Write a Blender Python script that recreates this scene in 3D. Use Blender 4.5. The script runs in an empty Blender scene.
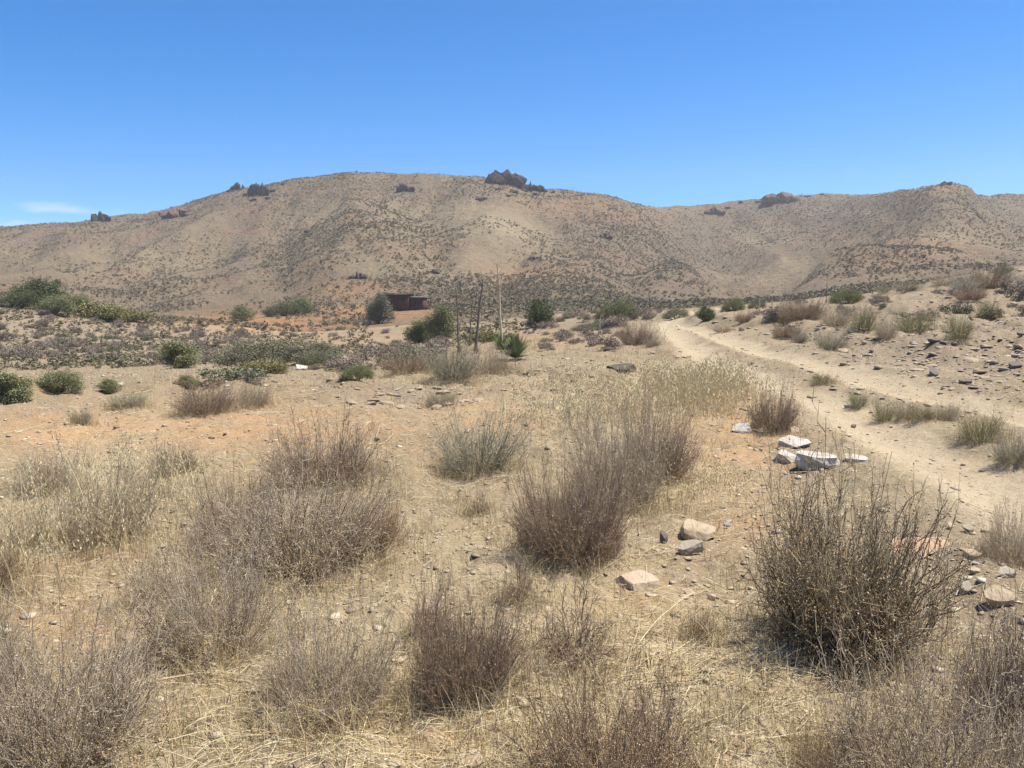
import bpy, math, random
import numpy as np
from mathutils import Vector

random.seed(7)
RNG = np.random.default_rng(7)
S = bpy.context.scene
C = S.collection

# ------------------------------------------------------------------ camera, sky, sun, exposure
EYE = 1.6
F = 828.0
PITCH = math.atan(99.0 / F)
CP, SP = math.cos(PITCH), math.sin(PITCH)
cam = bpy.data.cameras.new('camera')
cam.sensor_width = 36.0
cam.lens = F / 1024.0 * 36.0
cam.clip_start = 0.05
cam.clip_end = 20000.0
camo = bpy.data.objects.new('camera', cam)
C.objects.link(camo)
camo.location = (0, 0, EYE)
camo.rotation_euler = (math.pi / 2 - PITCH, 0, 0)
S.camera = camo

SUN_EL, SUN_AZ = 66.0, 80.0          # azimuth measured from straight ahead (+Y) towards the right (+X)
world = bpy.data.worlds.new('World')
S.world = world
world.use_nodes = True
wn = world.node_tree
wn.nodes.clear()
sky = wn.nodes.new('ShaderNodeTexSky')
sky.sky_type = 'NISHITA'
sky.sun_disc = False
sky.sun_elevation = math.radians(SUN_EL)
sky.sun_rotation = math.radians(SUN_AZ)
sky.altitude = 900
sky.air_density = 0.7
sky.dust_density = 0.15
sky.ozone_density = 5.5
bg = wn.nodes.new('ShaderNodeBackground')
bg.inputs['Strength'].default_value = 0.122
wo = wn.nodes.new('ShaderNodeOutputWorld')
hs = wn.nodes.new('ShaderNodeHueSaturation')
hs.inputs['Saturation'].default_value = 1.36
hs.inputs['Value'].default_value = 1.0
wn.links.new(sky.outputs[0], hs.inputs['Color'])
# a few thin clouds low over the left horizon
tc = wn.nodes.new('ShaderNodeTexCoord')
mp = wn.nodes.new('ShaderNodeMapping')
mp.inputs['Scale'].default_value = (14, 14, 60)
cn = wn.nodes.new('ShaderNodeTexNoise')
cn.inputs['Scale'].default_value = 1.0
cn.inputs['Detail'].default_value = 5
wn.links.new(tc.outputs['Generated'], mp.inputs[0])
wn.links.new(mp.outputs[0], cn.inputs['Vector'])
cr = wn.nodes.new('ShaderNodeMapRange')
cr.inputs[1].default_value = 0.5
cr.inputs[2].default_value = 0.72
wn.links.new(cn.outputs[0], cr.inputs[0])
sx = wn.nodes.new('ShaderNodeSeparateXYZ')
wn.links.new(tc.outputs['Generated'], sx.inputs[0])
lo = wn.nodes.new('ShaderNodeMapRange')      # only low in the sky
lo.inputs[1].default_value = 0.098; lo.inputs[2].default_value = 0.07
wn.links.new(sx.outputs[2], lo.inputs[0])
lf = wn.nodes.new('ShaderNodeMapRange')      # and to the left
lf.inputs[1].default_value = -0.40; lf.inputs[2].default_value = -0.48
wn.links.new(sx.outputs[0], lf.inputs[0])
m1 = wn.nodes.new('ShaderNodeMath'); m1.operation = 'MULTIPLY'
m2 = wn.nodes.new('ShaderNodeMath'); m2.operation = 'MULTIPLY'
wn.links.new(cr.outputs[0], m1.inputs[0]); wn.links.new(lo.outputs[0], m1.inputs[1])
wn.links.new(m1.outputs[0], m2.inputs[0]); wn.links.new(lf.outputs[0], m2.inputs[1])
mx = wn.nodes.new('ShaderNodeMix'); mx.data_type = 'RGBA'
mx.inputs[7].default_value = (4.6, 5.2, 6.0, 1)
wn.links.new(m2.outputs[0], mx.inputs[0])
wn.links.new(hs.outputs[0], mx.inputs[6])
wn.links.new(mx.outputs[2], bg.inputs['Color'])
wn.links.new(bg.outputs[0], wo.inputs['Surface'])

sunl = bpy.data.lights.new('sun', 'SUN')
sunl.energy = 5.0
sunl.angle = math.radians(0.53)
sunl.color = (1.0, 0.95, 0.84)
suno = bpy.data.objects.new('sun', sunl)
C.objects.link(suno)
e, a = math.radians(SUN_EL), math.radians(SUN_AZ)
sdir = Vector((math.sin(a) * math.cos(e), math.cos(a) * math.cos(e), math.sin(e)))
suno.rotation_euler = sdir.to_track_quat('Z', 'Y').to_euler()
suno.location = (30, 30, 60)

S.view_settings.view_transform = 'Standard'
S.view_settings.look = 'None'
S.view_settings.exposure = 0.78
S.view_settings.gamma = 1.0
S.cycles.max_bounces = 5
S.cycles.diffuse_bounces = 3
S.cycles.volume_bounces = 0

# ------------------------------------------------------------------ small helpers
def sstep(a, b, x):
    t = np.clip((x - a) / (b - a), 0, 1)
    return t * t * (3 - 2 * t)

def _hash(ix, iy, seed):
    h = (ix.astype(np.int64) * 374761393 + iy.astype(np.int64) * 668265263 + seed * 1442695041) & 0xffffffff
    h = ((h ^ (h >> 13)) * 1274126177) & 0xffffffff
    return ((h ^ (h >> 16)) & 0xffff) / 65535.0

def vnoise(x, y, seed=0):
    x = np.asarray(x, float); y = np.asarray(y, float)
    ix, iy = np.floor(x), np.floor(y)
    fx, fy = x - ix, y - iy
    ix, iy = ix.astype(np.int64), iy.astype(np.int64)
    fx = fx * fx * fx * (fx * (fx * 6 - 15) + 10); fy = fy * fy * fy * (fy * (fy * 6 - 15) + 10)
    a = _hash(ix, iy, seed); b = _hash(ix + 1, iy, seed)
    c = _hash(ix, iy + 1, seed); d = _hash(ix + 1, iy + 1, seed)
    return (a + (b - a) * fx) * (1 - fy) + (c + (d - c) * fx) * fy - 0.5

def fbm(x, y, octv=4, seed=0, gain=0.5):
    s = 0; amp = 1.0; c, sn = 0.8, 0.6
    for i in range(octv):
        s = s + amp * vnoise(x, y, seed + i)
        x, y = (c * x - sn * y) * 2.03 + 11.3, (sn * x + c * y) * 2.03 - 7.1
        amp *= gain
    return s

def gmesh(name, verts, quads=None, tris=None, mat=None, smooth=False, attrs=None):
    verts = np.asarray(verts, np.float32).reshape(-1, 3)
    me = bpy.data.meshes.new(name)
    me.vertices.add(len(verts))
    me.vertices.foreach_set('co', verts.ravel())
    loops, starts = [], []
    n = 0
    if quads is not None and len(quads):
        q = np.asarray(quads, np.int32).reshape(-1, 4)
        loops.append(q.ravel()); starts.append(np.arange(len(q)) * 4 + n); n += q.size
    if tris is not None and len(tris):
        t = np.asarray(tris, np.int32).reshape(-1, 3)
        loops.append(t.ravel()); starts.append(np.arange(len(t)) * 3 + n); n += t.size
    loops = np.concatenate(loops).astype(np.int32); starts = np.concatenate(starts).astype(np.int32)
    me.loops.add(len(loops)); me.loops.foreach_set('vertex_index', loops)
    me.polygons.add(len(starts)); me.polygons.foreach_set('loop_start', starts)
    if smooth:
        me.polygons.foreach_set('use_smooth', np.ones(len(starts), bool))
    for k, v in (attrs or {}).items():
        at = me.attributes.new(k, 'FLOAT', 'POINT')
        at.data.foreach_set('value', np.asarray(v, np.float32).ravel())
    me.update(calc_edges=True)
    if mat: me.materials.append(mat)
    return me

def link(name, me, parent=None, loc=None):
    o = bpy.data.objects.new(name, me)
    C.objects.link(o)
    if parent: o.parent = parent
    if loc is not None: o.location = loc
    return o

def tag(o, label, cat, group=None):
    o['label'] = label; o['category'] = cat
    if group: o['group'] = group
    return o

def kind(o, k):
    o['kind'] = k
    return o

# ------------------------------------------------------------------ materials
def material(name):
    m = bpy.data.materials.new(name); m.use_nodes = True
    nt = m.node_tree; b = nt.nodes['Principled BSDF']
    b.inputs['Roughness'].default_value = 0.9
    b.inputs['Specular IOR Level'].default_value = 0.15
    return m, nt, b

def nd(nt, t, **kw):
    n = nt.nodes.new(t)
    for k, v in kw.items():
        setattr(n, k, v)
    return n

def noise(nt, vec, scale, detail=4, rough=0.55):
    n = nd(nt, 'ShaderNodeTexNoise')
    n.inputs['Scale'].default_value = scale; n.inputs['Detail'].default_value = detail
    n.inputs['Roughness'].default_value = rough
    if vec is not None: nt.links.new(vec, n.inputs['Vector'])
    return n.outputs[0]

def rng_(nt, src, a, b, c=0.0, d=1.0):
    n = nd(nt, 'ShaderNodeMapRange')
    n.inputs[1].default_value = a; n.inputs[2].default_value = b
    n.inputs[3].default_value = c; n.inputs[4].default_value = d
    nt.links.new(src, n.inputs[0])
    return n.outputs[0]

def mth(nt, op, a, b):
    n = nd(nt, 'ShaderNodeMath', operation=op)
    for i, v in enumerate((a, b)):
        if isinstance(v, (int, float)): n.inputs[i].default_value = v
        else: nt.links.new(v, n.inputs[i])
    return n.outputs[0]

def mixc(nt, fac, a, b):
    n = nd(nt, 'ShaderNodeMix', data_type='RGBA')
    for i, v in ((0, fac), (6, a), (7, b)):
        if isinstance(v, (int, float)): n.inputs[i].default_value = v
        elif isinstance(v, tuple): n.inputs[i].default_value = (*v, 1)
        else: nt.links.new(v, n.inputs[i])
    return n.outputs[2]

def attr(nt, name):
    n = nd(nt, 'ShaderNodeAttribute'); n.attribute_name = name
    return n.outputs['Fac']

def bump(nt, b, h, strength=0.5, dist=0.02):
    n = nd(nt, 'ShaderNodeBump')
    n.inputs['Strength'].default_value = strength; n.inputs['Distance'].default_value = dist
    nt.links.new(h, n.inputs['Height']); nt.links.new(n.outputs[0], b.inputs['Normal'])

def ramp(nt, fac, stops):
    n = nd(nt, 'ShaderNodeValToRGB')
    el = n.color_ramp.elements
    while len(el) < len(stops): el.new(0.5)
    for e_, (p, c) in zip(el, stops):
        e_.position = p; e_.color = (*c, 1)
    nt.links.new(fac, n.inputs[0])
    return n.outputs[0]

def ground_material(name, hill=False):
    m, nt, b = material(name)
    pos = nd(nt, 'ShaderNodeNewGeometry').outputs['Position']
    if not hill:
        big = noise(nt, pos, 0.35, 5)
        mid = noise(nt, pos, 1.7, 6, 0.6)
        fin = noise(nt, pos, 14, 6, 0.65)
        grit = noise(nt, pos, 70, 4, 0.7)
        col = mixc(nt, rng_(nt, big, 0.35, 0.65), (0.192, 0.143, 0.083), (0.258, 0.203, 0.12))
        col = mixc(nt, rng_(nt, mid, 0.53, 0.70, 0, 0.5), col, (0.30, 0.195, 0.105))
        col = mixc(nt, mth(nt, 'MULTIPLY', attr(nt, 'rust'), rng_(nt, mid, 0.35, 0.6, 0.4, 1.0)), col, (0.40, 0.225, 0.10))
        col = mixc(nt, mth(nt, 'MULTIPLY', attr(nt, 'straw'), rng_(nt, fin, 0.35, 0.6)), col, (0.43, 0.34, 0.20))
        col = mixc(nt, mth(nt, 'MULTIPLY', attr(nt, 'stony'), rng_(nt, fin, 0.42, 0.58)), col, (0.205, 0.155, 0.115))
        tr = mth(nt, 'MULTIPLY', attr(nt, 'track'), rng_(nt, mid, 0.3, 0.55, 0.65, 1.0))
        col = mixc(nt, tr, col, mixc(nt, rng_(nt, mid, 0.4, 0.6), (0.43, 0.345, 0.225), (0.35, 0.27, 0.17)))
        col = mixc(nt, rng_(nt, fin, 0.56, 0.70, 0, 0.45), col, (0.19, 0.135, 0.09))
        vo = nd(nt, 'ShaderNodeTexVoronoi'); vo.inputs['Scale'].default_value = 55
        nt.links.new(pos, vo.inputs['Vector'])
        sep = nd(nt, 'ShaderNodeSeparateColor'); nt.links.new(vo.outputs['Color'], sep.inputs[0])
        col = mixc(nt, rng_(nt, sep.outputs[0], 0.88, 0.93, 0, 0.4), col, (0.45, 0.37, 0.28))
        col = mixc(nt, rng_(nt, sep.outputs[1], 0.84, 0.9, 0, 0.55), col, (0.20, 0.13, 0.095))
        col = mixc(nt, rng_(nt, grit, 0.5, 0.7, 0, 0.35), col, (0.55, 0.45, 0.33))
        h = mth(nt, 'ADD', mth(nt, 'MULTIPLY', fin, 1.0), mth(nt, 'MULTIPLY', grit, 0.35))
        bump(nt, b, h, 0.8, 0.03)
    else:
        big = noise(nt, pos, 0.011, 5)
        mid = noise(nt, pos, 0.05, 6, 0.6)
        fin = noise(nt, pos, 0.45, 6, 0.7)
        col = mixc(nt, rng_(nt, big, 0.4, 0.62), (0.185, 0.134, 0.08), (0.225, 0.17, 0.102))
        col = mixc(nt, rng_(nt, mid, 0.48, 0.64, 0, 0.75), col, (0.235, 0.138, 0.088))
        m15 = noise(nt, pos, 0.16, 6, 0.7)
        col = mixc(nt, rng_(nt, m15, 0.5, 0.66, 0, 0.55), col, (0.135, 0.105, 0.075))
        col = mixc(nt, rng_(nt, m15, 0.44, 0.3, 0, 0.5), col, (0.31, 0.245, 0.15))
        col = mixc(nt, attr(nt, 'straw'), col, (0.40, 0.32, 0.19))
        col = mixc(nt, attr(nt, 'rust'), col, (0.42, 0.22, 0.095))
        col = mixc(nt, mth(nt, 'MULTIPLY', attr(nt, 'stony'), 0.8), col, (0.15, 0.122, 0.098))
        col = mixc(nt, rng_(nt, fin, 0.5, 0.66, 0, 0.65), col, (0.15, 0.115, 0.085))
        col = mixc(nt, rng_(nt, fin, 0.42, 0.3, 0, 0.5), col, (0.36, 0.29, 0.195))
        vf = noise(nt, pos, 1.6, 4, 0.7)
        col = mixc(nt, rng_(nt, vf, 0.5, 0.6, 0, 0.6), col, (0.125, 0.10, 0.07))
        col = mixc(nt, rng_(nt, vf, 0.42, 0.32, 0, 0.5), col, (0.36, 0.285, 0.19))
        bump(nt, b, fin, 1.0, 1.6)
    nt.links.new(col, b.inputs['Base Color'])
    return m

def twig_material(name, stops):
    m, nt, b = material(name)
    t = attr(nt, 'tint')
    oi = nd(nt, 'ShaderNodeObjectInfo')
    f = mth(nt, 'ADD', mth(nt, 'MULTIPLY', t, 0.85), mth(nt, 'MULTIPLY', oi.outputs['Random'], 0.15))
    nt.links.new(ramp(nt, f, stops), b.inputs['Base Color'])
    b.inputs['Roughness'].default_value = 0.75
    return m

def rock_material(name, a, bb, c, scale=6.0, lich=None):
    m, nt, b = material(name)
    pos = nd(nt, 'ShaderNodeTexCoord').outputs['Object']
    n1 = noise(nt, pos, scale, 6, 0.65); n2 = noise(nt, pos, scale * 5, 5, 0.7)
    col = mixc(nt, rng_(nt, n1, 0.38, 0.62), a, bb)
    col = mixc(nt, rng_(nt, n2, 0.52, 0.7, 0, 0.8), col, c)
    if lich:
        n3 = noise(nt, pos, scale * 1.7, 6, 0.7)
        col = mixc(nt, rng_(nt, n3, 0.42, 0.55), col, lich)
    nt.links.new(col, b.inputs['Base Color'])
    bump(nt, b, n2, 0.6, 0.15 / scale)
    return m

M = {}
M['ground'] = ground_material('dry_earth')
M['hill'] = ground_material('hill_earth', True)
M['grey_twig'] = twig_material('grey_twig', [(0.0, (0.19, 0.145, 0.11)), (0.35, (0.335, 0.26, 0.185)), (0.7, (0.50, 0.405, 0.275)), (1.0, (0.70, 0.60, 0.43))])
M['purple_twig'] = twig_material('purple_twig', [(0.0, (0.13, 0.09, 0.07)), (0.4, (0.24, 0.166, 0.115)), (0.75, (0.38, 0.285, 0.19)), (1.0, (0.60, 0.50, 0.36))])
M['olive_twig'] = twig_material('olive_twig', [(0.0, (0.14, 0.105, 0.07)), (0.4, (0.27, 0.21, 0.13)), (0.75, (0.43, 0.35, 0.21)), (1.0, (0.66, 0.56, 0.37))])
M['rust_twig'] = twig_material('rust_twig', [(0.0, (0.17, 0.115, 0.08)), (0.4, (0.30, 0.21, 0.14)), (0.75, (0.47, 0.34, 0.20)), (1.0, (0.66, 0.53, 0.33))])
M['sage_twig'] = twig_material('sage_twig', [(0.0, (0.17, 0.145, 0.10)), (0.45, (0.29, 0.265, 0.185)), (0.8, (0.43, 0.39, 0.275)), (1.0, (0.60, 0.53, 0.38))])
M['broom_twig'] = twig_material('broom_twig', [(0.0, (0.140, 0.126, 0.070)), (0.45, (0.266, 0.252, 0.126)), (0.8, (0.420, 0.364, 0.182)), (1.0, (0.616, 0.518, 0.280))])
M['bloom'] = twig_material('dry_bloom', [(0.0, (0.24, 0.13, 0.08)), (0.5, (0.38, 0.25, 0.16)), (1.0, (0.62, 0.50, 0.34))])
M['pale_bloom'] = twig_material('pale_bloom', [(0.0, (0.22, 0.17, 0.12)), (0.5, (0.36, 0.28, 0.19)), (1.0, (0.5, 0.42, 0.29))])
M['white_bloom'] = twig_material('white_bloom', [(0.0, (0.4, 0.37, 0.33)), (0.5, (0.55, 0.52, 0.47)), (1.0, (0.7, 0.68, 0.62))])
M['straw'] = twig_material('straw', [(0.0, (0.33, 0.24, 0.12)), (0.4, (0.46, 0.355, 0.19)), (0.75, (0.56, 0.46, 0.28)), (1.0, (0.68, 0.60, 0.42))])
M['oat'] = twig_material('oat_straw', [(0.0, (0.46, 0.36, 0.19)), (0.5, (0.62, 0.52, 0.31)), (1.0, (0.76, 0.67, 0.45))])
M['leaf_dark'] = twig_material('leaf_dark', [(0.0, (0.065, 0.075, 0.03)), (0.5, (0.115, 0.13, 0.055)), (1.0, (0.22, 0.22, 0.11))])
M['leaf_green'] = twig_material('leaf_green', [(0.0, (0.11, 0.12, 0.05)), (0.5, (0.20, 0.21, 0.095)), (1.0, (0.33, 0.31, 0.17))])
M['leaf_sage'] = twig_material('leaf_sage', [(0.0, (0.12, 0.12, 0.07)), (0.5, (0.195, 0.19, 0.115)), (1.0, (0.30, 0.275, 0.18))])
M['leaf_brown'] = twig_material('leaf_brown', [(0.0, (0.144, 0.112, 0.088)), (0.5, (0.240, 0.192, 0.152)), (1.0, (0.384, 0.320, 0.240))])
M['leaf_yellow'] = twig_material('leaf_yellow', [(0.0, (0.163, 0.150, 0.056)), (0.5, (0.250, 0.225, 0.094)), (1.0, (0.375, 0.325, 0.163))])
M['yucca_leaf'] = twig_material('yucca_leaf', [(0.0, (0.100, 0.138, 0.056)), (0.5, (0.188, 0.237, 0.106)), (1.0, (0.375, 0.400, 0.200))])
M['stalk_pale'] = twig_material('stalk_pale', [(0.0, (0.46, 0.37, 0.25)), (1.0, (0.60, 0.50, 0.35))])
M['stalk_dark'] = twig_material('stalk_dark', [(0.0, (0.13, 0.105, 0.09)), (1.0, (0.22, 0.18, 0.15))])
M['bark'] = twig_material('bark', [(0.0, (0.10, 0.075, 0.055)), (1.0, (0.2, 0.16, 0.12))])
M['rock_tan'] = rock_material('rock_tan', (0.44, 0.35, 0.23), (0.38, 0.29, 0.19), (0.27, 0.20, 0.14))
M['rock_grey'] = rock_material('rock_grey', (0.37, 0.315, 0.235), (0.31, 0.255, 0.19), (0.44, 0.38, 0.29))
M['rock_white'] = rock_material('rock_white', (0.42, 0.355, 0.28), (0.36, 0.29, 0.22), (0.28, 0.22, 0.18), 9.0, (0.52, 0.485, 0.42))
M['rock_orange'] = rock_material('rock_orange', (0.42, 0.27, 0.165), (0.46, 0.32, 0.21), (0.34, 0.22, 0.14))
M['rock_pink'] = rock_material('rock_pink', (0.42, 0.32, 0.23), (0.46, 0.37, 0.27), (0.36, 0.25, 0.17))
M['rock_dark'] = rock_material('rock_dark', (0.20, 0.165, 0.14), (0.14, 0.115, 0.10), (0.27, 0.22, 0.175))
M['rock_brown'] = rock_material('rock_brown', (0.13, 0.105, 0.085), (0.09, 0.075, 0.065), (0.19, 0.15, 0.12))
M['crag'] = rock_material('crag_rock', (0.055, 0.05, 0.048), (0.035, 0.032, 0.032), (0.10, 0.085, 0.072), 0.35)
M['crag_red'] = rock_material('crag_red_rock', (0.17, 0.11, 0.09), (0.12, 0.08, 0.07), (0.23, 0.16, 0.12), 0.35)

# ------------------------------------------------------------------ terrain
def pix_ray(px, py):
    u, v = (px - 512.0) / F, (384.0 - py) / F
    return np.array([u, CP + v * SP, v * CP - SP])

PXS = [-400, 0, 150, 300, 420, 512, 600, 670, 750, 850, 950, 1024, 1400]
ROWS = [  # (forward distance, picture row at which the ground of that distance is seen for each column above)
    (12, [402, 402, 402, 400, 397, 394, 391, 390, 389, 388, 387, 387, 375]),
    (20, [390, 382, 378, 374, 366, 357, 352, 349, 347, 345, 341, 339, 318]),
    (32, [392, 378, 370, 362, 355, 343, 332, 327, 326, 320, 307, 299, 275]),
    (50, [380, 366, 364, 358, 348, 334, 322, 319, 315, 306, 287, 274, 246]),
    (75, [355, 347, 350, 350, 337, 325, 317, 314, 309, 300, 284, 269, 242]),
    (105, [290, 289, 316, 329, 323, 316, 313, 311, 306, 297, 284, 272, 246]),
    (135, [305, 308, 332, 321, 312, 309, 309, 307, 302, 292, 281, 273, 247]),
    (180, [305, 312, 320, 311, 306, 304, 302, 302, 297, 283, 273, 266, 240]),
]
PX2 = [-400, -150, 0, 90, 150, 200, 230, 260, 300, 350, 400, 450, 500, 545, 600, 650, 700, 740, 790, 830, 880, 915, 945, 968, 1000, 1024, 1150, 1400]
CRD = [430, 430, 430, 435, 440, 440, 440, 440, 440, 440, 435, 430, 425, 420, 430, 480, 520, 530, 530, 520, 450, 395, 380, 400, 500, 520, 500, 480]
CRP = [236, 230, 226, 220, 207, 195, 189, 185, 176, 170, 169, 170, 175, 187, 195, 201, 202, 198, 193, 192, 191, 185, 178, 185, 193, 192, 185, 200]
MIDP = [262, 258, 252, 247, 240, 232, 228, 225, 220, 216, 215, 217, 222, 226, 232, 240, 245, 246, 238, 232, 222, 216, 214, 217, 222, 226, 226, 232]   # at .82 of the crest distance
LOWD = [262, 266, 272, 274, 272, 268, 264, 262, 259, 256, 256, 258, 260, 263, 268, 278, 288, 290, 282, 268, 252, 246, 244, 246, 248, 250, 248, 240]   # at 0.62

AZ = np.radians(np.linspace(-46, 50, 481))
def row_z(d, pxs, pys):
    az, z = [], []
    dd = np.broadcast_to(np.asarray(d, float), (len(pxs),))
    for px, py, dk in zip(pxs, pys, dd):
        r = pix_ray(px, py)
        az.append(math.atan2(r[0], r[1])); z.append(EYE + r[2] / r[1] * dk)
    return np.interp(AZ, az, z), az
rows_d, rows_z = [], []
for d in (0.02, 3.0, 6.0):
    rows_d.append(np.full(len(AZ), d)); rows_z.append(np.zeros(len(AZ)))
for d, p in ROWS:
    z, _ = row_z(d, PXS, p); rows_d.append(np.full(len(AZ), float(d))); rows_z.append(z)
crd = np.array(CRD, float)
for f_, p in ((0.62, LOWD), (0.82, MIDP), (1.0, CRP)):
    z, az = row_z(crd * f_, PX2, p)
    rows_d.append(np.interp(AZ, az, crd * f_)); rows_z.append(z)
cz, cd = rows_z[-1], rows_d[-1]
for f_, g in ((1.12, 0.96), (1.5, 0.6), (2.2, 0.25), (4.0, 0.1), (20.0, 0.05)):
    rows_d.append(cd * f_); rows_z.append(cz * g)
rows_d, rows_z = np.array(rows_d), np.array(rows_z)
NL = 700
L0, L1 = math.log(0.5), math.log(6000)
LD = np.linspace(L0, L1, NL)
GZ = np.empty((len(AZ), NL))
for i in range(len(AZ)):
    GZ[i] = np.interp(np.exp(LD), rows_d[:, i], rows_z[:, i])
def gsm(A, sig, ax):
    r = int(3 * sig) + 1
    k = np.exp(-0.5 * (np.arange(-r, r + 1) / sig) ** 2); k /= k.sum()
    return np.apply_along_axis(lambda v: np.convolve(np.pad(v, r, mode='edge'), k, 'valid'), ax, A)
GZs = gsm(gsm(GZ, 5.0, 1), 3.0, 0)
GZf = gsm(gsm(GZ, 2.0, 1), 1.2, 0)          # crisper for the crest
CD_AZ = cd

def polar(x, y):
    az = np.arctan2(x, y); r = np.hypot(x, y)
    azc = np.clip(az, AZ[0], AZ[-1])
    return azc, r * np.cos(np.clip(az, -0.8, 0.8)), r

def bil(G, azc, d):
    fa = (azc - AZ[0]) / (AZ[-1] - AZ[0]) * (len(AZ) - 1)
    fl = np.clip((np.log(np.maximum(d, 0.5)) - L0) / (L1 - L0) * (NL - 1), 0, NL - 1.001)
    ia = np.clip(fa.astype(int), 0, len(AZ) - 2); il = fl.astype(int)
    ta, tl = fa - ia, fl - il
    return (G[ia, il] * (1 - ta) + G[ia + 1, il] * ta) * (1 - tl) + (G[ia, il + 1] * (1 - ta) + G[ia + 1, il + 1] * ta) * tl

TRACKS = []       # filled below: wheel tracks as world polylines
def track_dist(x, y):
    dmin = np.full(np.shape(x), 1e9)
    for poly in TRACKS:
        for (ax, ay), (bx, by) in zip(poly[:-1], poly[1:]):
            vx, vy = bx - ax, by - ay
            t = np.clip(((x - ax) * vx + (y - ay) * vy) / (vx * vx + vy * vy), 0, 1)
            dmin = np.minimum(dmin, np.hypot(x - ax - t * vx, y - ay - t * vy))
    return dmin

def base_h(x, y):
    azc, d, r = polar(x, y)
    cdl = np.interp(azc, AZ, CD_AZ)
    w = sstep(0.80, 0.92, d / cdl)
    return bil(GZs, azc, d) * (1 - w) + bil(GZf, azc, d) * w, d, cdl

def at_px(px, d):
    return ((px - 512) / F * d * 1.0, d)
GULLIES = [([at_px(757, 190), at_px(745, 260), at_px(726, 350), at_px(700, 480)], 24, 24),
           ([at_px(716, 200), at_px(690, 270), at_px(650, 370), at_px(610, 420)], 26, -15),
           ([at_px(800, 205), at_px(835, 245), at_px(872, 290), at_px(900, 330)], 28, -13),
           ([at_px(455, 200), at_px(470, 280), at_px(495, 400)], 24, -6),
           ([at_px(340, 200), at_px(345, 300), at_px(350, 420)], 26, -6),
           ([at_px(800, 230), at_px(835, 300), at_px(870, 360)], 14, 5),
           ([at_px(292, 190), at_px(284, 270), at_px(288, 400)], 9, 4.5),
           ([at_px(478, 180), at_px(430, 270), at_px(405, 380)], 10, 4),
           ([at_px(478, 180), at_px(520, 260), at_px(560, 350)], 9, 4),
           ([at_px(240, 200), at_px(232, 300), at_px(240, 400)], 9, 3.5),
           ([at_px(150, 210), at_px(120, 300), at_px(110, 400)], 10, 3.5),
           ([at_px(640, 190), at_px(632, 280), at_px(610, 380)], 11, 5),
           ([at_px(930, 230), at_px(905, 300), at_px(900, 380)], 11, 5)]

def height(x, y):
    x = np.asarray(x, float); y = np.asarray(y, float)
    z, d, cdl = base_h(x, y)
    z = z + 0.10 * sstep(1.5, 8, d) * fbm(x * 0.45, y * 0.45, 3, 3)
    rough = 1.0
    if TRACKS:
        td = track_dist(x, y)
        k = np.exp(-(td / 0.42) ** 2)
        rough = 1 - 0.75 * k
        z = z - 0.10 * k + 0.05 * np.exp(-((td - 0.75) / 0.25) ** 2)
    z = z + rough * (0.075 * fbm(x * 2.0, y * 2.0, 4, 21) + 0.026 * fbm(x * 11, y * 11, 3, 33))
    z = z + 0.7 * sstep(25, 80, d) * fbm(x * 0.06, y * 0.06, 4, 41)
    bank = sstep(7.2, 8.8, x) * sstep(5, 9, y) * (1 - sstep(45, 80, y))
    z = z + bank * (0.28 + 0.30 * fbm(x * 0.8, y * 0.8, 4, 71) + 0.10 * fbm(x * 3.3, y * 3.3, 3, 72))
    lip = np.exp(-((y - 14.5 - 0.12 * x) / 2.2) ** 2) * (1 - sstep(0.5, 3, x))
    z = z + lip * (0.12 + 0.25 * fbm(x * 1.1, y * 1.1, 4, 73))
    hw = sstep(170, 290, d)
    rel = d / cdl
    crest = 1 - 0.8 * np.exp(-((rel - 1.0) / 0.06) ** 2)
    rib = 1 - 2 * np.abs(fbm(x * 0.017 + 0.4 * vnoise(x * .01, y * .01, 5), y * 0.0065, 4, 52))
    z = z + hw * crest * (7.0 * (rib - 0.6) + 2.2 * fbm(x * 0.05, y * 0.035, 4, 63))
    for pts, wd, dp in GULLIES:
        dm = np.full(np.shape(x), 1e9); tt = np.zeros(np.shape(x))
        wx = x + 9 * vnoise(x * .03, y * .03, 83); wy = y
        for i, ((ax, ay), (bx, by)) in enumerate(zip(pts[:-1], pts[1:])):
            vx, vy = bx - ax, by - ay
            t = np.clip(((wx - ax) * vx + (wy - ay) * vy) / (vx * vx + vy * vy), 0, 1)
            dd = np.hypot(wx - ax - t * vx, wy - ay - t * vy)
            tt = np.where(dd < dm, (i + t) / (len(pts) - 1), tt); dm = np.minimum(dm, dd)
        z = z - dp * np.sin(math.pi * np.clip(0.12 + 0.8 * tt, 0, 1)) * np.exp(-np.abs(dm / wd) ** 1.3)
    z = z + hw * 0.9 * fbm(x * 0.22, y * 0.22, 3, 77)
    return z

def h1(x, y):
    return float(height(np.array([x]), np.array([y]))[0])

def ground_at(px, py, dmax=900.0):
    """point of the ground seen at a picture position"""
    r = pix_ray(px, py); r = r / r[1]
    d = np.exp(np.linspace(math.log(1.2), math.log(dmax), 1500))
    f = EYE + r[2] * d - height(r[0] * d, d)
    idx = np.nonzero(f < 0)[0]
    if len(idx) == 0:
        k = int(np.argmin(f)); dd = d[k]
    elif idx[0] == 0:
        dd = d[0]
    else:
        a_, b_ = idx[0] - 1, idx[0]
        t = f[a_] / (f[a_] - f[b_]); dd = d[a_] + (d[b_] - d[a_]) * t
    return float(r[0] * dd), float(dd), h1(r[0] * dd, dd)

def project(x, y, z):
    zr = z - EYE
    dep = y * CP - zr * SP
    up = y * SP + zr * CP
    dep = np.where(dep < 0.05, 0.05, dep)
    return 512 + F * x / dep, 384 - F * up / dep, dep

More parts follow.
